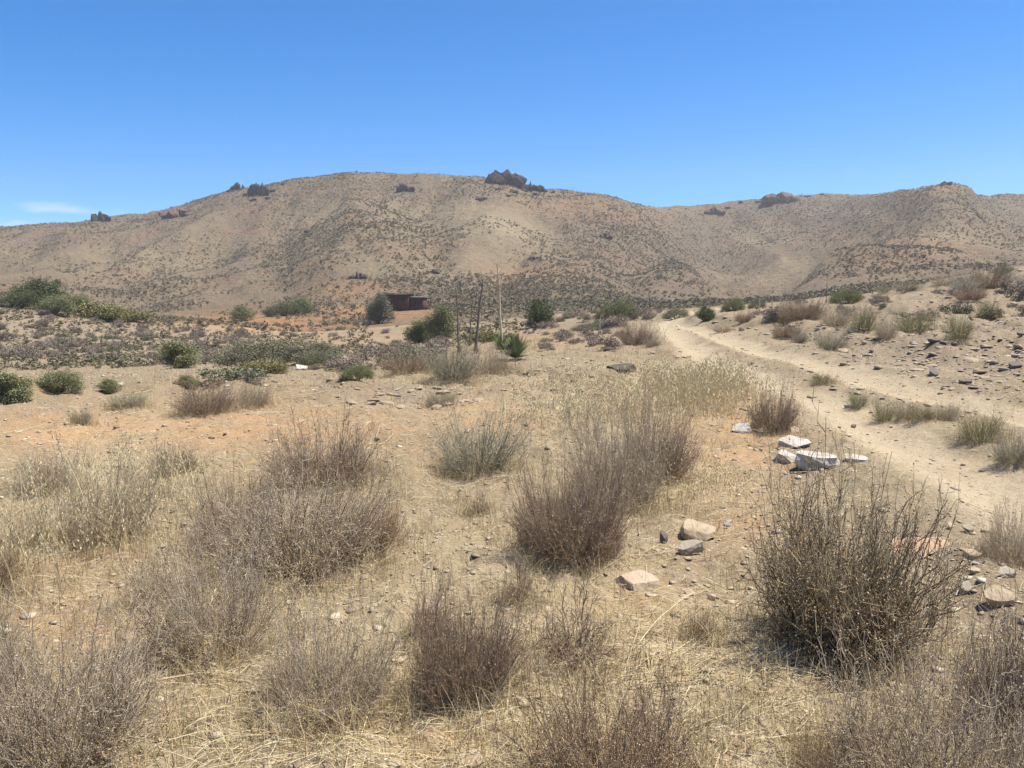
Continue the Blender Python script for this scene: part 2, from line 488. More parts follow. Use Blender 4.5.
# wheel tracks of the dirt road
LT = [(1060, 528), (1010, 498), (960, 470), (900, 440), (850, 413), (800, 390), (733, 366), (692, 344), (674, 331), (667, 324)]
RT = [(1100, 432), (1024, 415), (960, 402), (900, 387), (850, 374), (800, 360), (738, 343), (706, 331), (686, 326), (676, 322)]
_tr = []
for T in (LT, RT):
    pts = [ground_at(px, py)[:2] for px, py in T]
    p0, p1 = pts[0], pts[1]
    pts.insert(0, (p0[0] + 3 * (p0[0] - p1[0]), p0[1] + 3 * (p0[1] - p1[1])))
    pe = pts[-1]
    pts += [(pe[0] + 2.5, pe[1] + 9), (pe[0] + 8, pe[1] + 22), (pe[0] + 20, pe[1] + 50)]
    _tr.append(pts)
TRACKS = _tr

def blobs(px, py, L):
    s = np.zeros(np.shape(px))
    for (cx, cy, rx, ry, w) in L:
        s = np.maximum(s, w * np.exp(-((px - cx) / rx) ** 2 - ((py - cy) / ry) ** 2))
    return s

front = np.radians(np.arange(-46, 50.001, 0.13))
rest = np.radians(np.arange(52.5, 312, 2.5))
AZM = np.concatenate([front, rest])
RAD = np.concatenate([[0.15, 0.4, 0.8], np.exp(np.linspace(math.log(1.2), math.log(640), 860)), np.array([670, 720, 800, 950, 1200, 1600, 2400, 4000, 6000.])])
nA, nR = len(AZM), len(RAD)
aa, rr = np.meshgrid(AZM, RAD, indexing='ij')
cosf = np.where(np.cos(aa) > 0.69, np.cos(aa), 0.69)
X = np.sin(aa) * rr / np.where(np.abs(((aa + math.pi) % (2 * math.pi)) - math.pi) < 0.81, 1, 1)
Y = np.cos(aa) * rr
Z = height(X, Y)
PXg, PYg, DEPg = project(X, Y, Z)
inf = Y > 1.0
PXg = np.where(inf, PXg, -9999); PYg = np.where(inf, PYg, -9999)
azc_, dg_, _ = polar(X, Y)
td = track_dist(X, Y)
wob = 0.25 * fbm(X * 1.3, Y * 1.3, 3, 91)
track = np.clip(np.exp(-((td + wob) / 0.50) ** 4) * 1.1, 0, 1) * (dg_ < 90)
straw_near = blobs(PXg, PYg, [(640, 400, 110, 28, .9), (690, 385, 60, 22, 1), (560, 560, 120, 60, .5), (690, 480, 60, 50, .6), (400, 620, 300, 120, .35), (120, 480, 80, 50, .5), (560, 740, 300, 60, .6), (690, 660, 120, 60, .7), (990, 320, 60, 20, .6)])
straw_far = blobs(PXg, PYg, [(490, 235, 55, 32, .75), (400, 230, 40, 25, .4), (365, 268, 30, 14, .6), (800, 262, 36, 16, .75), (770, 278, 22, 8, .7), (320, 240, 50, 30, .3), (150, 260, 90, 22, .3), (880, 262, 60, 18, .2), (940, 238, 60, 10, .35), (440, 270, 50, 18, .35), (770, 240, 40, 14, .4)])
straw_far = straw_far * (0.75 + 0.9 * fbm(X * 0.03, Y * 0.03, 4, 12))
rust_near = blobs(PXg, PYg, [(60, 430, 110, 25, .9), (250, 430, 160, 30, .8), (270, 322, 90, 9, 1.0), (370, 312, 80, 8, .8), (480, 415, 60, 22, .6), (720, 440, 60, 60, .9), (650, 610, 60, 40, .5), (430, 740, 60, 30, .5), (740, 520, 40, 30, .6), (330, 345, 200, 14, .45), (90, 620, 90, 60, .4), (540, 340, 60, 10, .5), (600, 385, 90, 20, .2)])
rust_far = blobs(PXg, PYg, [(540, 275, 60, 10, .35), (900, 250, 70, 22, .35), (940, 187, 22, 5, .6), (350, 290, 40, 12, .5), (270, 323, 100, 11, 1.0), (370, 313, 70, 8, .9), (560, 205, 60, 10, .25), (620, 215, 50, 8, .25)])
stony_near = blobs(PXg, PYg, [(930, 335, 170, 62, 1.0), (960, 560, 50, 50, .8), (400, 395, 90, 12, .7), (830, 330, 80, 22, .5), (690, 560, 60, 40, .3), (40, 410, 60, 10, .5), (560, 375, 60, 15, .5), (90, 332, 220, 34, 1.2), (890, 405, 70, 9, .9), (790, 372, 50, 9, .9), (720, 347, 22, 7, .8), (960, 445, 60, 12, .5), (560, 330, 90, 12, .5)])
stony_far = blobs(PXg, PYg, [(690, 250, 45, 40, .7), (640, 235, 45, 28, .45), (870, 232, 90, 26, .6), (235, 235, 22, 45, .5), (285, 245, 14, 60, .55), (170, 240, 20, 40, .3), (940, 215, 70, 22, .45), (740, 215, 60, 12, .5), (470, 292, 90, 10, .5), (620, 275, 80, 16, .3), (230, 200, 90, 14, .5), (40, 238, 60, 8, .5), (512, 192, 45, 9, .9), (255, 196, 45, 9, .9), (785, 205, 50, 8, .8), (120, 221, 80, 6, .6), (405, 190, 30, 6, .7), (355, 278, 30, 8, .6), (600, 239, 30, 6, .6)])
far = sstep(92, 100, dg_)
straw = np.clip(straw_near * (1 - far) + straw_far * far, 0, 1)
rust = np.clip(rust_near * (1 - far) + rust_far * far, 0, 1)
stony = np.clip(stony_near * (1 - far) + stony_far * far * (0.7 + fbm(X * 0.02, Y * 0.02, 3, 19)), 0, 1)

idx = np.arange(nA * nR).reshape(nA, nR)
i0 = idx; i1 = np.roll(idx, -1, axis=0)
Q = np.stack([i0[:, :-1], i0[:, 1:], i1[:, 1:], i1[:, :-1]], -1)
# winding so that normals point up
Q = Q[..., ::-1]
trk_f = track[:, :-1]; d_f = dg_[:, :-1]; in_road = (np.abs(td[:, :-1]) < 0.75) & (d_f < 90)
is_hill = d_f > 98
verts = np.stack([X, Y, Z], -1).reshape(-1, 3)
def sub_sheet(name, mask, mat):
    q = Q[mask].reshape(-1, 4)
    used, inv = np.unique(q.ravel(), return_inverse=True)
    me = gmesh(name, verts[used], quads=inv.reshape(-1, 4), mat=mat, smooth=True,
               attrs={'track': track.ravel()[used], 'straw': straw.ravel()[used], 'rust': rust.ravel()[used], 'stony': stony.ravel()[used]})
    return kind(link(name, me), 'structure')
sub_sheet('dirt_road', in_road & ~is_hill, M['ground'])
g_ = sub_sheet('ground', ~in_road & ~is_hill, M['ground'])
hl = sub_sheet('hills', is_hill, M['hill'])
# the innermost ring is closed by a small fan
cap = gmesh('ground_cap', np.concatenate([[[0, 0, h1(0, 0)]], verts[idx[:, 0]]]), tris=[(0, 1 + (k + 1) % nA, 1 + k) for k in range(nA)], mat=M['ground'], smooth=True)
import bmesh
bm = bmesh.new(); bm.from_mesh(g_.data); bm.from_mesh(cap); bm.to_mesh(g_.data); bm.free(); bpy.data.meshes.remove(cap)

# ------------------------------------------------------------------ plant geometry
def tubes(P, R, sides=3):
    """P (m,k,3) centre lines, R (m,k) radii -> verts, quads"""
    m, k, _ = P.shape
    T = np.gradient(P, axis=1)
    T /= np.linalg.norm(T, axis=2, keepdims=True) + 1e-9
    ref = np.where(np.abs(T[..., 2:3]) > 0.9, np.array([1.0, 0, 0]), np.array([0, 0, 1.0]))
    A = np.cross(T, ref); A /= np.linalg.norm(A, axis=2, keepdims=True) + 1e-9
    B = np.cross(T, A)
    ang = np.arange(sides) * 2 * math.pi / sides
    V = P[:, :, None] + R[:, :, None, None] * (np.cos(ang)[:, None] * A[:, :, None] + np.sin(ang)[:, None] * B[:, :, None])
    I = np.arange(m * k * sides).reshape(m, k, sides)
    J = np.roll(I, -1, axis=2)
    q = np.stack([I[:, :-1], J[:, :-1], J[:, 1:], I[:, 1:]], -1).reshape(-1, 4)
    return V.reshape(-1, 3), q

def ribbons(P, W, side=None, rng=RNG):
    m, k, _ = P.shape
    if side is None:
        a_ = rng.uniform(0, 2 * math.pi, m); side = np.stack([np.cos(a_), np.sin(a_), np.zeros(m)], -1)
    V = np.stack([P - side[:, None] * W[..., None] / 2, P + side[:, None] * W[..., None] / 2], 2)
    I = np.arange(m * k * 2).reshape(m, k, 2)
    q = np.stack([I[:, :-1, 0], I[:, :-1, 1], I[:, 1:, 1], I[:, 1:, 0]], -1).reshape(-1, 4)
    return V.reshape(-1, 3), q

def join(parts):
    Vs, Qs, Ts, n = [], [], [], 0
    for v, q, t in parts:
        Vs.append(v); Qs.append(q + n); Ts.append(t); n += len(v)
    return np.concatenate(Vs), np.concatenate(Qs), np.concatenate(Ts)

def unit(v):
    return v / (np.linalg.norm(v, axis=-1, keepdims=True) + 1e-9)

def branch_off(P, n_each, t0, t1, l0, l1, ang, k, rng, up=0.25, jit=0.06):
    """n_each side twigs on every line of P"""
    m, kk, _ = P.shape
    src = np.repeat(np.arange(m), n_each)
    M_ = len(src)
    t = rng.uniform(t0, t1, M_) * (kk - 1)
    i = np.minimum(t.astype(int), kk - 2); f = (t - i)[:, None]
    base = P[src, i] * (1 - f) + P[src, i + 1] * f
    tan = unit(P[src, i + 1] - P[src, i])
    rnd = unit(rng.normal(size=(M_, 3)))
    perp = unit(rnd - (rnd * tan).sum(1, keepdims=True) * tan)
    an = rng.uniform(ang * 0.6, ang * 1.3, M_)[:, None]
    dr = unit(tan * np.cos(an) + perp * np.sin(an) + np.array([0, 0, up]))
    ln = rng.uniform(l0, l1, M_)
    s = np.linspace(0, 1, k)
    out = base[:, None] + dr[:, None] * (ln[:, None] * s)[..., None]
    out = out + np.array([0, 0, 1.0]) * (0.12 * ln[:, None] * s ** 2)[..., None]
    out[:, 1:] += rng.normal(size=(M_, k - 1, 3)) * (ln[:, None, None] * jit)
    return out

def dry_shrub(seed, n_stem=220, spread=50, bend=0.5, r0=0.12, twigs=7, subs=3, thick=1.0, wob=0.03, bloom=0, dome=0.35, tw=(0.10, 0.26)):
    """unit shrub: about 1 wide and 1 tall; returns stems mesh data and seed-head mesh data"""
    rng = np.random.default_rng(seed)
    k = 8
    s = np.linspace(0, 1, k)
    phi = rng.uniform(0, 2 * math.pi, n_stem)
    th = np.radians(spread) * np.sqrt(rng.uniform(0, 1, n_stem))
    br = r0 * np.sqrt(rng.uniform(0, 1, n_stem))
    low = rng.uniform(size=n_stem) < 0.30
    th = np.where(low, np.radians(rng.uniform(52, 92, n_stem)), th)
    bx = np.stack([np.cos(phi), np.sin(phi), np.zeros(n_stem)], -1)
    phi2 = phi + rng.normal(size=n_stem) * 0.35
    outd = np.stack([np.cos(phi2), np.sin(phi2), np.zeros(n_stem)], -1)
    L = rng.uniform(0.38, 1.05, n_stem) * (1 - dome * np.sin(th) ** 2)
    lump = 1 + 0.18 * np.sin(phi * 3 + seed) + 0.10 * np.sin(phi * 5 + 2 * seed)
    L = L * lump * np.where(low, rng.uniform(0.55, 0.9, n_stem), 1.0)
    hor = np.sin(th)[:, None] * (s + bend * s * (1 - s))
    ver = np.cos(th)[:, None] * s ** (1.0 + 0.25 * np.sin(th)[:, None])
    P = bx[:, None] * br[:, None, None] + outd[:, None] * (hor * L[:, None])[..., None]
    P[..., 2] += ver * L[:, None]
    P[:, 1:] += np.cumsum(rng.normal(size=(n_stem, k - 1, 3)) * wob * 1.0, axis=1) * np.linspace(.4, 1, k - 1)[None, :, None]
    P[..., 2] = np.maximum(P[..., 2], 0.012 * s)
    P[:, 0, 2] = -0.03
    parts = []
    def add(PP, ra, rb, tmu, tsd):
        m, kk, _ = PP.shape
        R = np.linspace(ra, rb, kk)[None] * rng.uniform(0.7, 1.3, (m, 1)) * thick
        v, q = tubes(PP, R)
        tint = np.clip(rng.normal(tmu, tsd * 1.25, m), 0, 1)
        parts.append((v, q, np.repeat(tint, kk * 3)))
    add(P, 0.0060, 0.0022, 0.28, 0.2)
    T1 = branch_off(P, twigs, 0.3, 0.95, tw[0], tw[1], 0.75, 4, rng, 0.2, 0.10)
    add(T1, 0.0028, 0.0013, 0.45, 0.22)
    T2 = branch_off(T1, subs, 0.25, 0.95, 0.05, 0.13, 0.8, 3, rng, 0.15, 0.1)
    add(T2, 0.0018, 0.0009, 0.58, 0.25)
    v, q, t = join(parts)
    hv = None
    if bloom:
        tips = np.concatenate([T2[:, -1], T1[:, -1]])
        tips = tips[rng.uniform(size=len(tips)) < bloom]
        m = len(tips)
        sz = rng.uniform(0.004, 0.0095, m)
        a1 = unit(rng.normal(size=(m, 3))); b1 = unit(np.cross(a1, rng.normal(size=(m, 3)))); c1 = np.cross(a1, b1)
        pts = np.stack([tips + a1 * sz[:, None], tips + b1 * sz[:, None], tips - a1 * sz[:, None], tips - b1 * sz[:, None], tips + c1 * sz[:, None], tips - c1 * sz[:, None]], 1)
        base = (np.arange(m) * 6)[:, None, None]
        oc = np.array([(0, 1, 4), (1, 2, 4), (2, 3, 4), (3, 0, 4), (1, 0, 5), (2, 1, 5), (3, 2, 5), (0, 3, 5)])
        hv = (pts.reshape(-1, 3), (base + oc[None]).reshape(-1, 3), np.repeat(rng.uniform(0, 1, m), 6))
    return (v, q, t), hv

def leafy(seed, blobs_, n_leaf, leaf=0.05, stems=14, flat=0.8):
    """unit leafy bush: leaf faces spread through several lumps, with stems"""
    rng = np.random.default_rng(seed)
    bl = np.array(blobs_, float)                    # x y z r
    w = bl[:, 3] ** 2.2; w /= w.sum()
    which = rng.choice(len(bl), n_leaf, p=w)
    dr = unit(rng.normal(size=(n_leaf, 3)))
    # leaf sprays: points gathered round spray centres so that the outline is uneven
    rad = bl[which, 3] * rng.uniform(0.35, 1.0, n_leaf) ** 0.5
    ns = max(30, n_leaf // 45)
    sc = rng.integers(0, len(bl), ns)
    spr = bl[sc, :3] + unit(rng.normal(size=(ns, 3))) * (bl[sc, 3] * rng.uniform(0.45, 1.25, ns))[:, None]
    P = bl[which, :3] + dr * rad[:, None]
    us = rng.uniform(size=n_leaf) < 0.80
    pick = rng.integers(0, ns, n_leaf)
    P[us] = spr[pick[us]] + rng.normal(size=(us.sum(), 3)) * 0.07
    P[:, 2] = np.where(P[:, 2] < 0.01, rng.uniform(0.01, 0.2, n_leaf), P[:, 2])
    a1 = unit(rng.normal(size=(n_leaf, 3))); b1 = unit(np.cross(a1, rng.normal(size=(n_leaf, 3))))
    sz = leaf * rng.uniform(0.6, 1.3, n_leaf)[:, None]
    pts = np.stack([P - a1 * sz, P + b1 * sz * 0.5, P + a1 * sz, P - b1 * sz * 0.5], 1).reshape(-1, 3)
    q = np.arange(n_leaf * 4).reshape(-1, 4)
    base_t = rng.uniform(0.2, 0.8, ns)
    tint = np.where(us, base_t[pick] + rng.normal(size=n_leaf) * 0.12, rng.uniform(0.1, 0.9, n_leaf))
    lv = (pts, q, np.repeat(np.clip(tint, 0, 1), 4))
    tgt = spr[rng.integers(0, ns, stems)]
    s = np.linspace(0, 1, 6)
    st = np.zeros((stems, 6, 3))
    st[..., :2] = tgt[:, None, :2] * (s ** 0.8)[None, :, None]
    st[..., 2] = tgt[:, None, 2] * (s ** 1.2)[None] - 0.03 * (1 - s)[None]
    st[:, 1:] += rng.normal(size=(stems, 5, 3)) * 0.02
    v2, q2 = tubes(st, np.linspace(0.022, 0.006, 6)[None].repeat(stems, 0), 4)
    return lv, (v2, q2, np.repeat(rng.uniform(0, 1, stems), 24))

def norm_unit(data, extra=None):
    """scale so that width = 1, height = 1"""
    v = data[0]
    lo_, hi_ = np.percentile(v, 0.5, axis=0), np.percentile(v, 99.5, axis=0)
    sx_ = 2.0 / ((hi_[0] - lo_[0]) + (hi_[1] - lo_[1])); sz_ = 1.0 / hi_[2]
    return np.array([sx_, sx_, sz_])

# ---- shrub prototypes (mesh pairs), kept as mesh data, used by every individual
SHRUB = {}
SKIRT = []
def make_shrub_meshes(key, mat, bloom_mat, unit_w, unit_h, **kw):
    stems, heads = dry_shrub(**kw)
    sc = norm_unit(stems)
    # keep twig thickness honest: geometry is built at about 1 m, then normalised
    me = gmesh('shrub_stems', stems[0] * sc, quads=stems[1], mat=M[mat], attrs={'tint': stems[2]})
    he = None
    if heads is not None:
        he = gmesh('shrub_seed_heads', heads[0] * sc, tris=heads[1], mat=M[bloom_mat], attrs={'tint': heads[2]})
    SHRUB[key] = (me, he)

make_shrub_meshes('open', 'olive_twig', 'bloom', 1, 1, seed=3, n_stem=340, spread=70, bend=0.4, r0=0.26, twigs=8, subs=3, wob=0.047, bloom=0.30, dome=0.15, thick=1.27)
make_shrub_meshes('brush_a', 'grey_twig', 'pale_bloom', 1, 1, seed=11, n_stem=302, spread=62, bend=0.3, r0=0.42, twigs=6, subs=2, wob=0.029, bloom=0.22, dome=0.1, thick=0.90)
make_shrub_meshes('brush_b', 'grey_twig', 'pale_bloom', 1, 1, seed=12, n_stem=244, spread=66, bend=0.35, r0=0.44, twigs=6, subs=3, wob=0.036, bloom=0.25, dome=0.2, thick=0.90)
make_shrub_meshes('brush_c', 'rust_twig', 'bloom', 1, 1, seed=13, n_stem=187, spread=58, bend=0.3, r0=0.42, twigs=6, subs=3, wob=0.042, bloom=0.35, dome=0.1, thick=1.16)
make_shrub_meshes('dome_a', 'purple_twig', 'bloom', 1, 1, seed=21, n_stem=520, spread=76, bend=0.5, r0=0.42, twigs=7, subs=2, wob=0.020, bloom=0.12, dome=0.3, thick=0.83)
make_shrub_meshes('dome_b', 'purple_twig', 'bloom', 1, 1, seed=22, n_stem=320, spread=72, bend=0.45, r0=0.40, twigs=6, subs=2, wob=0.025, bloom=0.10, dome=0.25, thick=0.89)
make_shrub_meshes('sparse', 'purple_twig', 'bloom', 1, 1, seed=31, n_stem=34, spread=52, bend=0.2, r0=0.10, twigs=7, subs=3, wob=0.065, bloom=0, dome=0.1, thick=1.91, tw=(0.16, 0.34))
make_shrub_meshes('sage_a', 'sage_twig', 'pale_bloom', 1, 1, seed=41, n_stem=216, spread=56, bend=0.3, r0=0.28, twigs=6, subs=2, wob=0.025, bloom=0.3, dome=0.2, thick=1.03)
make_shrub_meshes('broom', 'broom_twig', 'pale_bloom', 1, 1, seed=51, n_stem=187, spread=36, bend=0.1, r0=0.30, twigs=4, subs=1, wob=0.020, bloom=0.1, dome=0.0, thick=1.10, tw=(0.2, 0.4))
make_shrub_meshes('white_top', 'sage_twig', 'white_bloom', 1, 1, seed=61, n_stem=187, spread=60, bend=0.3, r0=0.28, twigs=6, subs=2, wob=0.025, bloom=0.9, dome=0.25, thick=1.02)

LEAFY = {}
def make_leafy(key, mat, *a_, **kw):
    lv, st = leafy(*a_, **kw)
    sc = norm_unit(lv)
    LEAFY[key] = (gmesh('foliage', lv[0] * sc, quads=lv[1], mat=M[mat], attrs={'tint': lv[2]}),
                  gmesh('branches', st[0] * sc, quads=st[1], mat=M['bark'], attrs={'tint': st[2]}))
round_b = [(0, 0, .5, .42), (.22, .1, .42, .3), (-.25, -.05, .45, .32), (.05, -.22, .35, .3), (0, .2, .62, .3), (-.12, .1, .72, .22)]
wide_b = [(-.42, 0, .3, .26), (-.15, .1, .42, .32), (.15, -.1, .36, .3), (.42, .05, .44, .28), (.05, .15, .5, .25), (.6, 0, .25, .2), (-.62, 0, .2, .18)]
rag_b = [(0, 0, .35, .3), (.2, .1, .62, .24), (-.22, 0, .5, .25), (.05, -.2, .8, .18), (-.1, .15, .3, .3), (.3, -.1, .3, .25)]
low_b = [(-.4, .1, .14, .2), (-.1, -.1, .2, .26), (.2, .1, .16, .24), (.45, 0, .2, .2), (0, .3, .15, .22)]
make_leafy('round_dark', 'leaf_dark', 71, round_b, 12000, leaf=0.024)
make_leafy('round_green', 'leaf_green', 72, round_b, 11000, leaf=0.024)
make_leafy('wide_green', 'leaf_green', 73, wide_b, 16000, leaf=0.018)
make_leafy('wide_dark', 'leaf_dark', 74, wide_b, 16000, leaf=0.018)
make_leafy('rag_green', 'leaf_green', 75, rag_b, 11000, leaf=0.024)
make_leafy('rag_sage', 'leaf_sage', 76, rag_b, 10000, leaf=0.024)
make_leafy('wide_sage', 'leaf_sage', 77, wide_b, 15000, leaf=0.016)
make_leafy('low_yellow', 'leaf_yellow', 78, low_b, 9000, leaf=0.024)
make_leafy('round_brown', 'leaf_brown', 79, round_b, 1900, leaf=0.036, stems=8)
make_leafy('low_brown', 'leaf_brown', 80, low_b, 1900, leaf=0.034, stems=8)
make_leafy('low_sage', 'leaf_sage', 81, low_b, 1900, leaf=0.034, stems=8)
make_leafy('wide_brown', 'leaf_brown', 82, wide_b, 2200, leaf=0.034, stems=8)

def place(px, py, w, h, sink=0.0):
    """ground point for a picture position, real width and height for a picture size"""
    x, y, z = ground_at(px, py)
    _, _, dep = project(np.array([x]), np.array([y]), np.array([z]))
    k = float(dep[0]) / F
    return (x, y, z - sink), w * k, h * k

def shrub(px, py, w, h, key, label, name='dry_shrub', cat='dry shrub', group=None, rot=None):
    loc, W, H = place(px, py, w, h)
    SKIRT.append((loc[0], loc[1], W))
    me, he = SHRUB[key]
    root = bpy.data.objects.new(name, None); C.objects.link(root)
    root.empty_display_size = 0.1
    root.location = loc
    root.rotation_euler = (0, 0, rot if rot is not None else random.uniform(0, 6.28))
    root.scale = (W, W, H)
    tag(root, label, cat, group)
    link('stems', me, root)
    if he is not None: kind(link('seed_heads', he, root), 'stuff')
    return root

def bush(px, py, w, h, key, label, name='green_bush', cat='bush', group=None, dy=0.0):
    loc, W, H = place(px, py, w, h)
    fo, br = LEAFY[key]
    root = bpy.data.objects.new(name, None); C.objects.link(root)
    root.empty_display_size = 0.1
    root.location = loc; root.rotation_euler = (0, 0, random.uniform(-0.5, 0.5)); root.scale = (W, W * 0.9, H)
    tag(root, label, cat, group)
    link('foliage', fo, root); link('branches', br, root)
    return root

# ------------------------------------------------------------------ rocks
def ico(sub):
    b = bmesh.new(); bmesh.ops.create_icosphere(b, subdivisions=sub, radius=1.0)
    b.verts.ensure_lookup_table()
    v = np.array([x.co[:] for x in b.verts]); f = np.array([[y.index for y in x.verts] for x in b.faces]); b.free()
    return v, f
ICO = {s: ico(s) for s in (1, 2, 4, 5)}

def rock_data(seed, sub=4, cuts=9, rough=0.05, dims=(1, 1, 1), top=None):
    rng = np.random.default_rng(seed)
    v, f = ICO[sub]; v = v.copy()
    for _ in range(cuts):
        n = unit(rng.normal(size=3)); d = rng.uniform(0.45, 0.8)
        s = v @ n
        over = np.maximum(s - d, 0)
        v = v - over[:, None] * n * 0.94
    if top is not None:
        n = unit(np.array([rng.normal() * .22, rng.normal() * .16 - .38, 1.0]))
        s = v @ n; over = np.maximum(s - top, 0); v = v - over[:, None] * n * 0.97
    s3 = v * 2.6 + rng.uniform(0, 50)
    v = v * (1 + rough * (fbm(s3[:, 0] + s3[:, 2], s3[:, 1] - s3[:, 2] * .7, 4, seed))[:, None] * 1.6)
    lo_, hi_ = v.min(0), v.max(0)
    v = (v - (lo_ + hi_) / 2) / (hi_ - lo_)
    return v * np.array(dims), f

ROCKN = [0]
def rock(px, py, w, h, mat, label, name='rock', cat='rock', group=None, depth=0.8, tilt=(0, 0), flat=False, cuts=9, sink=0.34, seed=None, rotz=None, rough=0.05):
    ROCKN[0] += 1
    loc, W, H = place(px, py, w, h)
    H = H * (1.0 + sink)
    if flat: H = max(H * 0.3, W * 0.12)
    v, f = rock_data(seed or 500 + ROCKN[0], 5, cuts, rough * (2.2 if mat == 'rock_white' else 1.3), (W, W * depth, H), 0.25)
    me = gmesh(name, v, tris=f, mat=M[mat])
    try:
        me.set_sharp_from_angle(angle=math.radians(28))
        me.polygons.foreach_set('use_smooth', np.ones(len(f), bool))
    except Exception: pass
    o = link(name, me, loc=(loc[0], loc[1] + W * depth * 0.3, loc[2] + H * (0.5 - sink)))
    o.rotation_euler = (math.radians(tilt[0]), math.radians(tilt[1]), rotz if rotz is not None else random.uniform(-0.5, 0.5))
    return tag(o, label, cat, group)

def crag_data(seed, W, D, H, n=7):
    """a broken outcrop: jointed blocks fused into one body"""
    rng = np.random.default_rng(seed)
    Vs, Fs, k = [], [], 0
    for i in range(n):
        t = (i + 0.5) / n
        w = W * rng.uniform(0.16, 0.42); hh = H * rng.uniform(0.55, 1.0) * (0.5 + 0.5 * math.sin(math.pi * min(max(t, 0.12), 0.88)))
        v, f = rock_data(seed * 31 + i, 4, 16, 0.17, (w, D * rng.uniform(0.5, 0.9), hh * 1.3))
        v = v + np.array([(t - 0.5) * W * 0.75, rng.uniform(-.15, .15) * D, hh * 0.25])
        Vs.append(v); Fs.append(f + k); k += len(v)
    return np.concatenate(Vs), np.concatenate(Fs)

def crag(px, py, w, h, mat, label, seed, n=6, name='rock_outcrop', cat='outcrop', dcut=None, group=None):
    loc, W, H = place(px, py, w, h)
    v, f = crag_data(seed, W, W * 0.45, H * 1.05, int(n * 1.5))
    me = gmesh(name, v, tris=f, mat=M[mat])
    o = link(name, me, loc=loc)
    return tag(o, label, cat, group)

# ------------------------------------------------------------------ thin desert haze
def haze():
    V = [(a_, b_, c_) for c_ in (-40.0, 130.0) for a_, b_ in ((-900, -300), (900, -300), (900, 1000), (-900, 1000))]
    m = bpy.data.materials.new('haze'); m.use_nodes = True
    nt = m.node_tree; nt.nodes.clear()
    vp = nt.nodes.new('ShaderNodeVolumePrincipled'); out = nt.nodes.new('ShaderNodeOutputMaterial')
    vp.inputs['Color'].default_value = (1.0, 0.95, 0.88, 1); vp.inputs['Density'].default_value = 0.0004
    vp.inputs['Anisotropy'].default_value = 0.3
    nt.links.new(vp.outputs[0], out.inputs['Volume'])
    q = [(0, 3, 2, 1), (4, 5, 6, 7), (0, 1, 5, 4), (1, 2, 6, 5), (2, 3, 7, 6), (3, 0, 4, 7)]
    kind(link('haze', gmesh('haze', V, quads=q, mat=m)), 'stuff')
haze()

# ------------------------------------------------------------------ the skyline outcrops
crag(506, 184, 40, 17, 'crag', 'largest dark craggy outcrop, standing on the crest of the middle hill', 5, 14)
crag(531, 190, 28, 10, 'crag', 'low dark rocks trailing down the crest right of the largest outcrop', 6, 5)
crag(102, 221, 25, 12, 'crag', 'lone dark boulder on the far left skyline right of the clouds', 7, 3)
crag(259, 194, 26, 16, 'crag', 'dark knobbly outcrop on the left shoulder of the middle hill', 8, 5)
crag(238, 190, 18, 9, 'crag', 'small dark outcrop on the skyline left of the knobbly one', 9, 3)
crag(178, 217, 36, 12, 'crag_red', 'broad low brown outcrop just below the left ridge', 10, 5)
crag(405, 191, 20, 10, 'crag', 'dark outcrop just under the crest at the top of the middle hill', 11, 4)
crag(782, 202, 48, 11, 'crag_red', 'reddish ledge on the far right ridge with a dark face', 12, 6)
crag(716, 213, 24, 6, 'crag_red', 'small reddish ledge below the saddle left of the long ledge', 13, 4)
crag(482, 200, 14, 5, 'crag_red', 'reddish rock band on the slope below the largest outcrop', 14, 4)
crag(603, 238, 24, 5, 'crag_red', 'reddish rock band halfway down the right side of the middle hill', 15, 4)
crag(433, 273, 14, 5, 'crag', 'dark outcrop low on the slope above the brown shed', 16, 4)
crag(358, 278, 20, 7, 'crag_red', 'reddish outcrop low on the slope left of the brown shed', 17, 5)
crag(945, 185, 14, 5, 'crag', 'small dark rocks on the pointed summit of the right hill', 18, 3)
crag(309, 232, 12, 4, 'crag_red', 'little brown rock step in the middle of the left slope', 19, 3)
crag(535, 259, 16, 5, 'crag_red', 'brown rock step on the slope above the round dark bush', 20, 4)

for px_, py_, w_, h_ in ((519, 187, 9, 5), (524, 191, 7, 4), (544, 192, 7, 3), (514, 193, 8, 4), (498, 190, 7, 3), (553, 193, 5, 3), (508, 197, 5, 3), (536, 195, 6, 3)):
    rock(px_, py_, w_, h_, 'crag', 'dark boulder fallen below the largest crest outcrop', name='boulder', cat='boulder', group='boulders below the crest outcrop', sink=.3)
for px_, py_, w_, h_ in ((245, 196, 7, 4), (272, 192, 7, 4), (282, 185, 6, 3), (228, 192, 6, 3), (252, 201, 8, 3), (268, 199, 6, 3)):
    rock(px_, py_, w_, h_, 'crag', 'dark boulder scattered round the left shoulder outcrop', name='boulder', cat='boulder', group='boulders round the shoulder outcrop', sink=.3)
for px_, py_, w_, h_ in ((760, 203, 7, 3), (808, 197, 7, 3), (822, 195, 5, 2), (742, 203, 6, 3), (700, 214, 6, 2), (728, 209, 6, 3)):
    rock(px_, py_, w_, h_, 'crag_red', 'reddish boulder along the far right ridge', name='boulder', cat='boulder', group='boulders along the far ridge', sink=.3)

